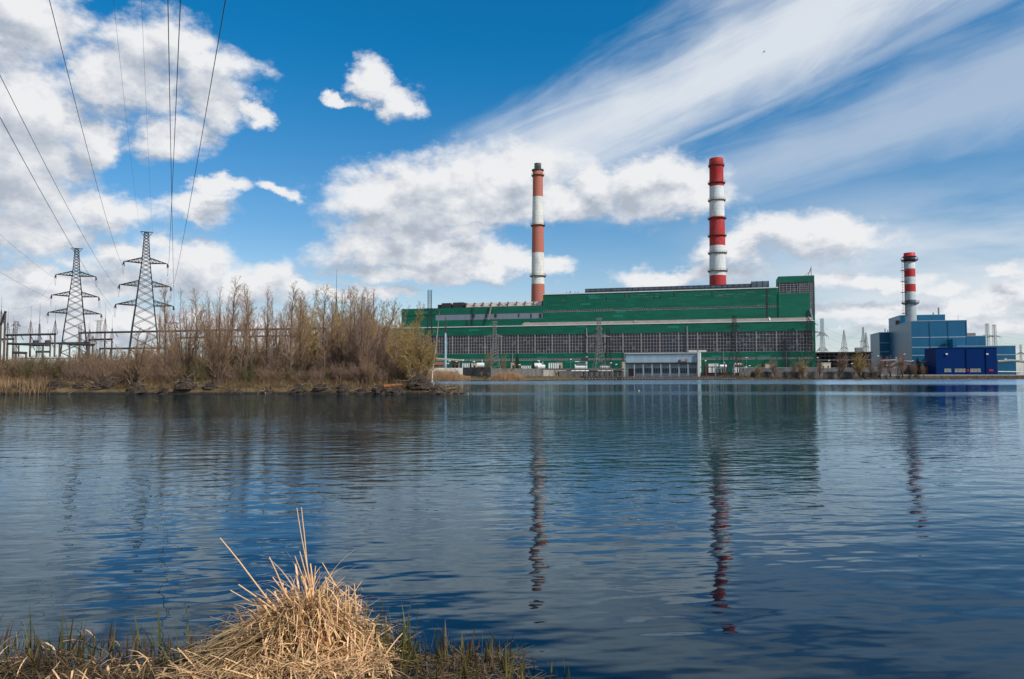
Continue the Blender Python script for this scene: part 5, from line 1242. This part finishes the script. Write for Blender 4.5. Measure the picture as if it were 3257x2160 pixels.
# trees of the far shore
far = [('farB', 2408, 343, 1158, 'smallest yellowish bush on the embankment right of the transformer'), ('farA', 2467, 344, 1140, 'dark spreading bare tree on the embankment below the green hall'),
       ('farA', 2520, 346, 1150, 'thin bare tree on the embankment between the spreading tree and the yellow one'), ('farB', 2552, 347, 1140, 'yellowish bare tree on the embankment near the hall corner'),
       ('farA', 2606, 349, 1145, 'bare bush on the embankment right at the hall corner'), ('farA', 2668, 350, 1122, 'bare tree left of the round yellow willow on the far shore'), ('tallC', 2588, 350, 1165, 'thin sapling on the embankment at the hall corner'),
       ('farA', 2800, 354, 1135, 'purple-brown tree before the left end of the blue plant'), ('farA', 2778, 353, 1150, 'thin bare tree right of the round yellow willow'), ('farA', 2832, 355, 1135, 'bare tree before the blue annexe side'), ('farA', 2870, 356, 1118, 'broad purple-brown tree before the largest blue block'),
       ('farA', 2912, 357, 1150, 'low bare tree right of the broad purple-brown one'), ('farA', 2936, 358, 1158, 'last thin bare tree before the royal blue shed'),
       ('multiA', 1556, 352, 1106, 'bare birch clump left of the spread-leg pylon'), ('multiA', 1600, 356, 1120, 'bare birch clump right of the spread-leg pylon'),
       ('multiA', 1398, 300, 1150, 'small bare tree before the gabled shed'), ('coppice', 1454, 276, 1168, 'small yellowish bush before the whitewashed wall end'), ('coppice', 1530, 268, 1176, 'low bare bush before the dark wall'), ('coppice', 1555, 267, 1182, 'lowest bare bush at the end post of the dark wall'),
       ('coppice', 1770, 300, 1172, 'dark reddish bush at the left end of the intake dock')]
for r_ in far: put(r_[0], r_[1], r_[2], r_[3], r_[4], 'bare trees on the far shore')
# round willow
o = put('farB', 2732, 351, 1117, 'round yellow-green willow on the far shore between the two plants', 'bare trees on the far shore', None, 1.05)
# slim white birch trunk before the last willow's right side
x_, y_, z_ = wp(1375, 985, 262); zb = gh(x_, 262)
rt = thing('birch_tree', 'slim pale birch trunk right of the last willow', 'tree', (x_, y_, zb))
T_, C_, _ = make_tree(31, z_ - zb, nbr=26, blen=.09, bang=.5, rtrunk=.28, first=.45, sub=4, sub2=2, tr=.02)
v, f = seg_tubes(T_, 6); mesh_obj('trunk', v, f, m_birch, rt, True); v, f = seg_tubes(C_, 3); mesh_obj('crown', v, f, m_twig, rt)
# conifers
m_ndl = mat('needles', (.035, .065, .02), .8, .35, .8, trans=.15)
def conifer(px, Y, pyt, wid, label, seed):
    x_, y_, z_ = wp(px, pyt, Y); H = z_ - GZ; rs = np.random.default_rng(seed)
    rt = thing('conifer', label, 'tree', (x_, y_, GZ)); MB().tube((0, 0, 0), (0, 0, H * .95), .22, .04, 6).build('trunk', m_bark, rt)
    seg = []; lv = []
    n = int(H * 9)
    for i in range(n):
        t_ = i / n; z = H * (.12 + .86 * t_); R_ = wid * (1 - t_) ** .85 * rs.uniform(.65, 1.15) + .1; a = i * 2.4 + rs.uniform(-.4, .4)
        tip = np.array([math.cos(a) * R_, math.sin(a) * R_, z - R_ * .12]); b0 = np.array([0, 0, z]); seg.append((*b0, *tip, .03, .01))
        for k_ in range(int(10 + R_ * 22)): u_ = rs.uniform(.1, 1.02); lv.append(b0 + (tip - b0) * u_ + rs.normal(0, .16, 3) * (.5 + .5 * (1 - u_)) + np.array([0, 0, -.08]))
    v, f = seg_tubes(seg); cr = mesh_obj('crown', v, f, m_bark, rt); v, f = bud_mesh(lv, .17, rs); mesh_obj('needles', v, f, m_ndl, cr)
conifer(1645, 322, 1126, 2.9, 'larger dark spruce before the green hall', 3); conifer(1697, 320, 1150, 2.1, 'smaller spruce right of the larger one', 4); conifer(2918, 390, 1136, 2.8, 'dark spruce before the largest blue block', 5); conifer(1497, 322, 1152, 1.0, 'little yellowish conifer beside the small tan kiosk', 6)

# ------------------------------------------------------------------ reeds, grass, litter (nobody could count them)
def field_ribbons(name, P, L_, wd, lean, droop, m, label, cat, seed, tint=(.75, 1.15), nseg=3, loc=None, kind='stuff', parent=None, taper=1.0, fold=None, az=None, patch=0):
    rs = np.random.default_rng(seed); N = len(P)
    v, f, idn = ribbons(P, rs.uniform(0, 2 * math.pi, N) if az is None else az, np.abs(rs.normal(0, lean, N)) if np.isscalar(lean) else lean, L_ * rs.uniform(.55, 1.15, N), wd * rs.uniform(.6, 1.3, N), droop * rs.uniform(.2, 1.6, N), nseg, fold, rs, taper)
    tc_ = rs.uniform(*tint, N)[:, None] * np.stack([np.ones(N), rs.uniform(.92, 1.04, N), rs.uniform(.82, 1.1, N)], 1)
    if patch: tc_ = tc_ * (1 + patch * wob(P[:, 0], P[:, 1], 1.7))[:, None]
    o = mesh_obj(name, v, f, m, parent, color=tc_[idn])
    if kind: tag(o, label, cat, None, kind)
    return o
m_reed = mat('dry_reed', (.44, .285, .165), .85, .15, .4, attr='tint', trans=.2); m_straw = mat('bleached_straw', (.78, .51, .27), .7, .18, .8, attr='tint', trans=.15)
m_dgrass = mat('dead_grass', (.24, .165, .085), .9, .25, .5, attr='tint', trans=.2); m_grass = mat('young_grass', (.085, .15, .02), .8, .3, .5, attr='tint', trans=.25); m_lit = mat('dark_litter', (.10, .065, .04), .9, .35, 1.0, attr='tint')
rs = np.random.default_rng(77)
def scatter(n, poly_fn, x0, x1, y0, y1):
    X = rs.uniform(x0, x1, n); Y = rs.uniform(y0, y1, n); k_ = poly_fn(X, Y); X, Y = X[k_], Y[k_]; return np.stack([X, Y, ground_h(X, Y) - .03], 1)
pxo = lambda X, Y: CXP + FPX * X / Y * .998
def ragged(P, p0, p1, L_, f_):
    p = pxo(P[:, 0], P[:, 1]); return L_ * (.82 + .18 * wob(P[:, 0], P[:, 1], 1.1)) * np.clip(np.minimum(p - p0 + 40 * (p0 < 1300), p1 - p) / f_, .22, 1) * np.where(rs.random(len(P)) < .04, 1.25, 1)
# pale reed beds on the far shore
def bed(x, y): p = pxo(x, y); s_ = lake_sd(x, y); return (s_ > -.8) & (s_ < 9.5) & ((p > 1250) & (p < 1497))
P = scatter(60000, bed, -46, -8, 258, 283); field_ribbons('reed_bed', P, ragged(P, 1250, 1500, 3.3, 70), .055, .07, .25, m_reed, 'tall pale dry reed bed below the whitewashed wall', 'reeds', 1)
def bed2(x, y): p = pxo(x, y); s_ = lake_sd(x, y); return (s_ > -.6) & (s_ < 8) & ((p > 1556) & (p < 1672))
P = scatter(30000, bed2, -14, 8, 258, 290); field_ribbons('reed_bed', P, ragged(P, 1552, 1676, 2.9, 45), .055, .08, .25, m_reed, 'tall pale dry reed bed below the dark slab wall', 'reeds', 2)
def bed3(x, y): p = pxo(x, y); s_ = lake_sd(x, y); return (s_ > -.3) & (s_ < 5) & ((p > 1490) & (p < 1822))
P = scatter(26000, bed3, -20, 32, 258, 330); field_ribbons('dry_grass', P, 1.0, .05, .3, .8, m_dgrass, 'ragged brown grass along the far water edge', 'grass', 3)
def lawn(x, y): p = pxo(x, y); s_ = lake_sd(x, y); return (s_ > 3) & (s_ < 16) & ((p > 1480) & (p < 1780))
P = scatter(30000, lawn, -20, 28, 258, 320); field_ribbons('green_grass', P, .55, .07, .35, .8, m_grass, 'fresh green grass on the slope below the slab walls', 'grass', 4)
def bankr(x, y): s_ = lake_sd(x, y); return (s_ > -.3) & (s_ < 7) & (x > 96)
P = scatter(60000, bankr, 96, 262, 334, 376); field_ribbons('bank_scrub', P, 1.5, .08, .4, .8, m_lit, 'dark scrub at the foot of the right embankment', 'scrub', 5, (.5, 1.7))
# spit: dead grass, reed fringe
def sp1(x, y): s_ = lake_sd(x, y); return (s_ > .22) & (s_ < 5)
P = scatter(170000, sp1, -80, -4, 89, 106); P = P[(wob(P[:, 0], P[:, 1], 2.1) + rs.normal(0, .45, len(P))) > -.35]; field_ribbons('dead_grass', P, .85 * np.clip(.75 + .85 * wob(P[:, 0], P[:, 1], 1.4), .2, 1.7), .03, .5, 1.5, m_dgrass, 'matted dead grass along the edge of the wooded spit', 'grass', 6, (.3, 1.5), patch=.55)
def sp2(x, y): s_ = lake_sd(x, y); return (s_ > 2) & (s_ < 40)
P = scatter(60000, sp2, -95, -12, 93, 130); field_ribbons('undergrowth', P, 1.5, .03, .25, .7, m_dgrass, 'brown weeds and stalks under the trees of the spit', 'undergrowth', 7, (.4, 1.2))
def sp3(x, y): s_ = lake_sd(x, y); p = pxo(x, y); return (s_ > -.3) & (s_ < 3.5) & (p < 165)
P = scatter(9000, sp3, -85, -50, 89, 97); field_ribbons('reed_fringe', P, 1.9, .035, .22, .5, m_reed, 'broken pale reeds at the water at the far left', 'reeds', 8, (.3, 1.05), fold=rs.integers(0, 7, len(P)))
def sp4(x, y): s_ = lake_sd(x, y); p = pxo(x, y); return (s_ > .8) & (s_ < 5) & (((p > 760) & (p < 860)) | ((p > 540) & (p < 640)) | ((p > 1010) & (p < 1080)))
P = scatter(9000, sp4, -70, -10, 91, 104); field_ribbons('green_grass', P, .5, .02, .35, .8, m_grass, 'patches of fresh green grass on the spit edge', 'grass', 9)

# ------------------------------------------------------------------ stumps, root balls, driftwood
m_root = mat('dead_wood', (.16, .11, .075), .9, .4, 2.0, col2=(.05, .035, .03), thr=(.4, .6), bump=.5); m_pale = mat('bleached_wood', (.24, .18, .13), .85, .25, 2.0); m_mud = mat('root_mud', (.045, .032, .024), .95, .4, 2.0, bump=.8, bscale=6)
def stump(px, Y, w, h, label, seed, sprouts=0, pale=.25, nroots=26, mud=True, name='tree_stump', cat='stump'):
    x_, _, _ = wp(px, 1240, Y); rs = np.random.default_rng(seed); zb = min(0.0, gh(x_, Y)) - .05 if lake_sd(np.array([x_]), np.array([Y]))[0] < .6 else gh(x_, Y) - .1
    rt = thing(name, label, cat, (x_, Y, zb))
    mb = MB(); n = 14; prof = []
    k0 = len(mb.v); rings = 7
    for j in range(rings):
        t_ = j / (rings - 1); r_ = w * .5 * (1 - .75 * t_ ** 1.5)
        for i in range(n): a = 2 * math.pi * i / n; rr_ = r_ * rs.uniform(.75, 1.2); mb.v.append((rr_ * math.cos(a), rr_ * math.sin(a) * .7, h * .8 * t_ + rs.normal(0, .03)))
    for j in range(rings - 1):
        for i in range(n): i2 = (i + 1) % n; mb.f.append((j * n + i, j * n + i2, (j + 1) * n + i2, (j + 1) * n + i))
    mb.f.append(tuple((rings - 1) * n + i for i in range(n))); mb.build('root_ball', m_mud, rt)
    dark, light = [], []
    for k_ in range(nroots):
        a = rs.uniform(0, 2 * math.pi); r0 = rs.uniform(.05, .3) * w; st = np.array([math.cos(a) * r0, math.sin(a) * r0 * .7, rs.uniform(.1, .7) * h]); d = np.array([math.cos(a), math.sin(a) * .7, rs.uniform(-.5, .9)])
        sg, _, _ = limb(st, d / np.linalg.norm(d), rs.uniform(.35, .75) * w, rs.uniform(.03, .07), .012, 5, rs, .3, -.04); (light if rs.random() < pale else dark).extend(sg)
    v, f = seg_tubes(dark, 5); mesh_obj('roots', v, f, m_root, rt)
    if light: v, f = seg_tubes(light, 5); mesh_obj('bleached_roots', v, f, m_pale, rt)
    if sprouts:
        sg = []
        for k_ in range(sprouts):
            a = rs.uniform(0, 2 * math.pi); d = np.array([math.cos(a) * .5, math.sin(a) * .5, 1.]); s2, _, _ = limb(np.array([rs.normal(0, w * .15), 0, h * .6]), d / np.linalg.norm(d), rs.uniform(.8, 1.9), .05, .012, 4, rs, .12, .03); sg += s2
        v, f = seg_tubes(sg, 4); mesh_obj('sprouts', v, f, m_root, rt)
    return rt
GS_ = 'stumps and root balls along the spit'
SL = [(172, 92.6, 2.6, 1.5, 'black upturned root ball at the right end of the left reeds', 0, .1), (338, 93.2, 2.8, 1.9, 'stump with short thick stubs sprouting, below between the big pylons', 10, .1), (310, 92.8, 2.2, 1.1, 'low dark root mass left of the sprouting stump', 0, .3),
      (432, 92.4, 2.7, 1.9, 'tall root flare under the wide alder coppice', 4, .3), (590, 92.6, 3.0, 1.7, 'pile of pale tangled roots right of the straight single alder', 3, .6), (668, 92.8, 2.2, 1.0, 'dark hollow root under the leaning branch of the widest clump', 2, .1),
      (952, 92.0, 2.4, 1.6, 'round dark root ball with water-dipping root, mid spit', 0, .1), (1090, 92.4, 2.3, 1.7, 'ribbed brown stump with flaring roots near the yellowish willows', 0, .35), (1202, 92.6, 2.0, 1.5, 'dark root ball beside the rust coloured log', 0, .1),
      (1335, 93.0, 3.6, 2.3, 'largest root mound covered with straw at the spit end', 5, .35), (1385, 92.8, 2.6, 1.4, 'tangle of bleached roots right of the largest mound', 4, .8), (1500, 91.5, 1.9, .9, 'low spiky stump standing in open water', 3, .6), (250, 92.8, 1.8, .9, 'small dark root clump between black root ball and low root mass', 2, .2), (520, 92.6, 2.2, 1.0, 'low tangled root clump below the short alder', 2, .3), (760, 92.2, 2.0, .8, 'low dark root lip under the slim alder pair', 1, .2), (850, 92.0, 1.8, .9, 'small root clump under the lone feathery alder', 2, .5), (1020, 92.3, 2.2, 1.0, 'low dark root clump left of the ribbed stump', 2, .3), (1150, 92.5, 2.0, 1.0, 'dark root lump between ribbed stump and rust coloured log', 2, .2), (1265, 92.4, 2.4, 1.3, 'brown straw-hung root mound right of the rust coloured log', 3, .3), (60, 92.4, 1.8, .8, 'low root clump buried in the left reed fringe', 1, .3), (1420, 92.4, 1.8, .9, 'small bleached root tangle before the grey driftwood bar', 4, .9), (1538, 91.5, 1.5, 1.1, 'rightmost pale frayed stump in open water', 3, .9)]
for i, s_ in enumerate(SL): rt = stump(s_[0], s_[1], s_[2], s_[3], s_[4], 100 + i, s_[5], s_[6]); rt['group'] = GS_
def log(px, py, px2, py2, Y, r, label, m, name='log', jag=False):
    a = Vector(wp(px, py, Y)); b_ = Vector(wp(px2, py2, Y)); rs = np.random.default_rng(int(px)); d = np.array(b_ - a); L_ = np.linalg.norm(d)
    sg, _, _ = limb(np.zeros(3), d / L_, L_, r, r * .6, 6, rs, .05, 0)
    v, f = seg_tubes(sg, 8); o = mesh_obj(name, v, f, m, None, True); o.location = a; return tag(o, label, 'log', 'driftwood along the spit')
log(1222, 1230, 1282, 1226, 93, .28, 'rust coloured fallen log lying on the spit', mat('orange_rotten_wood', (.26, .10, .035), .9, .3, 2)); log(1455, 1262, 1461, 1228, 92, .17, 'short dark post standing in the water off the spit tip', m_root)
log(1462, 1230, 1478, 1219, 92, .05, 'thin pale stick leaning off the dark post', m_pale); log(1400, 1256, 1476, 1250, 92.3, .06, 'long thin bleached branch at the waterline of the tip', m_pale); log(218, 1254, 250, 1236, 91.2, .07, 'pale branch leaning into the water right of the black root ball', m_pale)
log(1395, 1226, 1390, 1205, 92.5, .04, 'thin upright dead twig behind the bleached roots', m_root); log(1400, 1240, 1455, 1236, 93, .09, 'grey driftwood bar at the spit tip', m_pale); log(690, 1240, 745, 1222, 93, .06, 'dark branch leaning right from the hollow root', m_root); log(820, 1254, 832, 1240, 92, .05, 'forked pale stick at the waterline mid spit', m_pale)
log(1130, 1234, 1200, 1246, 93.2, .10, 'brown half-sunk log right of the ribbed stump', m_root); log(505, 1240, 540, 1232, 93.5, .05, 'thin pale stick under the straight single alder', m_pale)

# ------------------------------------------------------------------ foreground: reed tussock, litter, shoots
TX, TY, _ = wp(985, 2000, 6.75); TX = -1.83; TZ = -.05
tus = thing('reed_tussock', 'big tussock of bleached broken reeds at the near water edge', 'reed tussock', (TX, 6.6, TZ))
rs = np.random.default_rng(12)
# core mound, steeper than a dome and leaning to its left shoulder
def mz(r): return .66 * np.maximum(0, 1 - np.minimum(r, 1) ** 1.45)
mb = MB(); n, rings = 40, 12
for j in range(rings + 1):
    r_ = 1 - j / rings
    for i in range(n):
        a = 2 * math.pi * i / n; k_ = 1 + .12 * math.sin(3 * a + 1) + rs.normal(0, .04); mb.v.append((.62 * k_ * r_ * math.cos(a) + .05 * (1 - r_), .50 * k_ * r_ * math.sin(a), float(mz(np.array(r_))) - .14))
for j in range(rings):
    for i in range(n): i2 = (i + 1) % n; mb.f.append((j * n + i, j * n + i2, (j + 1) * n + i2, (j + 1) * n + i))
mb.build('root_core', mat('old_straw_core', (.055, .034, .018), .95, .4, 6.0, bump=.8, bscale=30), tus)
def mound(N, rmin=0, rmax=1.0):
    a = rs.uniform(0, 2 * math.pi, N); r = np.sqrt(rs.uniform(rmin, rmax, N)); x = .66 * r * np.cos(a) + .05 * (1 - r); y = .46 * r * np.sin(a); z = mz(r) - .12
    return np.stack([x, y, z], 1), a, r
P, a, r = mound(1500); N = len(P)
field_ribbons('dry_leaves', P, .52, .0125, rs.uniform(.0, .9, N) + r * .5, 2.3, m_straw, None, None, 21, (.12, 1.35), 8, kind=None, parent=tus, taper=.85, fold=rs.integers(0, 16, N), az=a + rs.normal(0, .9, N))
P, a, r = mound(650, 0, .9); N = len(P)
field_ribbons('curled_leaves', P, .32, .009, rs.uniform(.2, 1.4, N), 3.2, m_straw, None, None, 28, (.5, 1.3), 8, kind=None, parent=tus, taper=.8, fold=rs.integers(0, 12, N), az=rs.uniform(0, 6.28, N))
P, a, r = mound(210, 0, .8); N = len(P)
field_ribbons('broken_culms', P, .36, .017, rs.uniform(.0, .6, N), .25, m_straw, None, None, 22, (.75, 1.25), 3, kind=None, parent=tus, taper=.15, fold=np.where(rs.random(N) < .35, rs.integers(1, 3, N), 9), az=a * .5 + rs.normal(1.6, 1.0, N))
P, a, r = mound(900, 0, 1.2); N = len(P); P[:, 2] = np.maximum(P[:, 2], -.02) + rs.uniform(.06, .16, N)
field_ribbons('fallen_straw', P, .40, .011, rs.uniform(1.35, 2.3, N), .4, m_straw, None, None, 23, (.15, 1.25), 4, kind=None, parent=tus, taper=.3, fold=rs.integers(0, 9, N), az=a + rs.normal(0, .8, N))
P, a, r = mound(1500, .15, 1.0); k_ = P[:, 0] < .05; P, a = P[k_], a[k_]; N = len(P)
field_ribbons('hanging_leaves', P + [0, 0, .05], .62, .015, rs.uniform(1.1, 1.7, N), 1.1, m_dgrass, None, None, 24, (.7, 2.6), 6, kind=None, parent=tus, taper=.7, az=np.full(N, math.pi * 1.15) + rs.normal(0, .45, N))
# named tall culms read off the photograph: foot and tip in picture points at the tussock's distance
for (x0, y0, x1, y1, w_, Yd) in ((850, 1900, 708, 1704, .016, 6.5), (985, 1850, 935, 1618, .013, 6.7), (975, 1800, 948, 1616, .014, 6.75), (960, 1830, 935, 1770, .013, 6.7), (905, 1880, 864, 1768, .015, 6.6), (990, 1880, 950, 1756, .015, 6.6), (945, 1990, 757, 1852, .017, 6.4),
                                (870, 1960, 740, 1868, .013, 6.5), (1110, 1900, 1035, 1838, .014, 6.7), (1062, 1850, 1025, 1790, .013, 6.7), (1098, 1920, 1096, 1866, .014, 6.6), (1132, 1930, 1128, 1856, .014, 6.6), (1112, 1920, 1111, 1864, .013, 6.6), (905, 1890, 862, 1840, .016, 6.55), (1000, 1830, 1003, 1800, .014, 6.7)):
    p0 = np.array(wp(x0, y0, Yd)) - np.array([TX, 6.6, TZ]); p1 = np.array(wp(x1, y1, Yd)) - np.array([TX, 6.6, TZ]); d = p1 - p0; L_ = np.linalg.norm(d); p0 = p0 - d / L_ * .15
    sg, pts, _ = limb(p0, d / L_, L_ + .15, w_ * .46, w_ * .3, 6, rs, .018, 0)
    for s_ in list(sg)[1::2]: q_ = np.array(s_[:3]); dd = np.array(s_[3:6]) - q_; sg.append((*q_, *(q_ + dd * .06), s_[6] * 1.35, s_[6] * 1.2))
    v, f = seg_tubes(sg, 6); mesh_obj('tall_culm', v, f, m_straw, tus, True, color=np.array([[1.05, 1.0, .95]]))
# second, flatter straw skirt to the right and below
P = np.stack([rs.uniform(-.85, .75, 1500), rs.uniform(-.75, -.15, 1500), np.zeros(1500)], 1); P[:, 2] = .10 + .16 * np.exp(-((P[:, 0] - .2) / .7) ** 2) * rs.uniform(.3, 1, 1500)
field_ribbons('straw_skirt', P, .32, .012, rs.uniform(.9, 1.7, 1500), .6, m_straw, None, None, 25, (.3, 1.2), 4, kind=None, parent=tus, taper=.3, fold=rs.integers(0, 8, 1500))
# litter and half-drowned straw to the left
def left(N, y1, ext=.25):
    X = rs.uniform(-6.2, -2.2, N); edge = 6.75 + .28 * wob(X, X * 0, 2.6) - .10 * (X + 4) ** 2 * (X < -4); Y = rs.uniform(5.7, 7.4, N); k_ = Y < edge + rs.exponential(ext, N) * .5 + (y1 - 6.75)
    X, Y = X[k_], Y[k_]; return np.stack([X, Y, np.maximum(ground_h(X, Y), 0) + .005], 1)
P = left(5200, 6.5); N = len(P); field_ribbons('straw_litter', P, .36, .011, rs.uniform(1.0, 1.62, N), .6, m_dgrass, 'drowned brown straw and litter at the near left bank', 'litter', 26, (.05, .8), 4, taper=.4, fold=rs.integers(0, 9, N))
P = left(1900, 6.35); N = len(P); field_ribbons('sedge_tufts', P, .34, .010, rs.uniform(.1, 1.2, N), 1.7, m_dgrass, 'brown bent sedge standing among the litter at the left', 'sedge', 38, (.06, .9), 6, taper=.8)
P = left(330, 6.55); N = len(P); P = P[(np.abs(P[:, 0] + 4.6) < .5) | (np.abs(P[:, 0] + 3.35) < .45) | (rs.random(N) < .2)]; N = len(P)
field_ribbons('pale_straw', P, .5, .014, rs.uniform(.3, 1.3, N), 1.8, m_straw, 'pale bent straws arching over the litter left of the tussock', 'straw', 27, (.6, 1.1), 6, taper=.4, fold=rs.integers(0, 9, N))
# green and reddish shoots standing in the shallows
m_shoot = mat('reed_shoots', (.085, .085, .016), .7, .35, 3.0, attr='tint', trans=.2); m_shoot2 = mat('red_shoots', (.085, .05, .022), .7, .3, 3.0, attr='tint')
def shoots(N, x0, x1, y0, y1, L_, m, label, seed, w_=.019):
    X = rs.uniform(x0, x1, N); Y = rs.uniform(y0, y1, N)
    P = np.stack([X, Y, np.full(len(X), -.06)], 1); field_ribbons('reed_shoots', P, L_, w_, .2, .3, m, label, 'shoots', seed, (.4, 1.6), 4)
shoots(90, -5.6, -2.4, 6.3, 7.1, .40, m_shoot, 'green reed shoots in the shallows left of the tussock', 31); shoots(230, -5.6, -2.4, 6.2, 7.0, .30, m_shoot2, 'reddish brown shoots in the shallows left of the tussock', 32)
shoots(70, -1.45, -.85, 6.5, 7.2, .45, m_shoot, 'tall green shoots close to the right side of the tussock', 33)
shoots(80, -1.2, .1, 6.1, 6.9, .32, m_shoot, 'sparse green shoots right of the tussock', 34); shoots(180, -1.4, .0, 6.1, 6.95, .26, m_shoot2, 'sparse reddish shoots right of the tussock', 35)
shoots(16, 0, .5, 5.9, 6.4, .24, m_shoot, 'last few green shoots at the bottom edge of the frame', 36)
N = 900; X = rs.uniform(-1.4, .1, N); Y = rs.uniform(6.0, 6.75, N); P = np.stack([X, Y, np.zeros(N) + .004], 1); field_ribbons('floating_straw', P, .30, .008, rs.uniform(1.45, 1.6, N), .05, m_dgrass, 'thin dark straws floating right of the tussock', 'straw', 37, (.15, 1.2), 3, taper=.5)
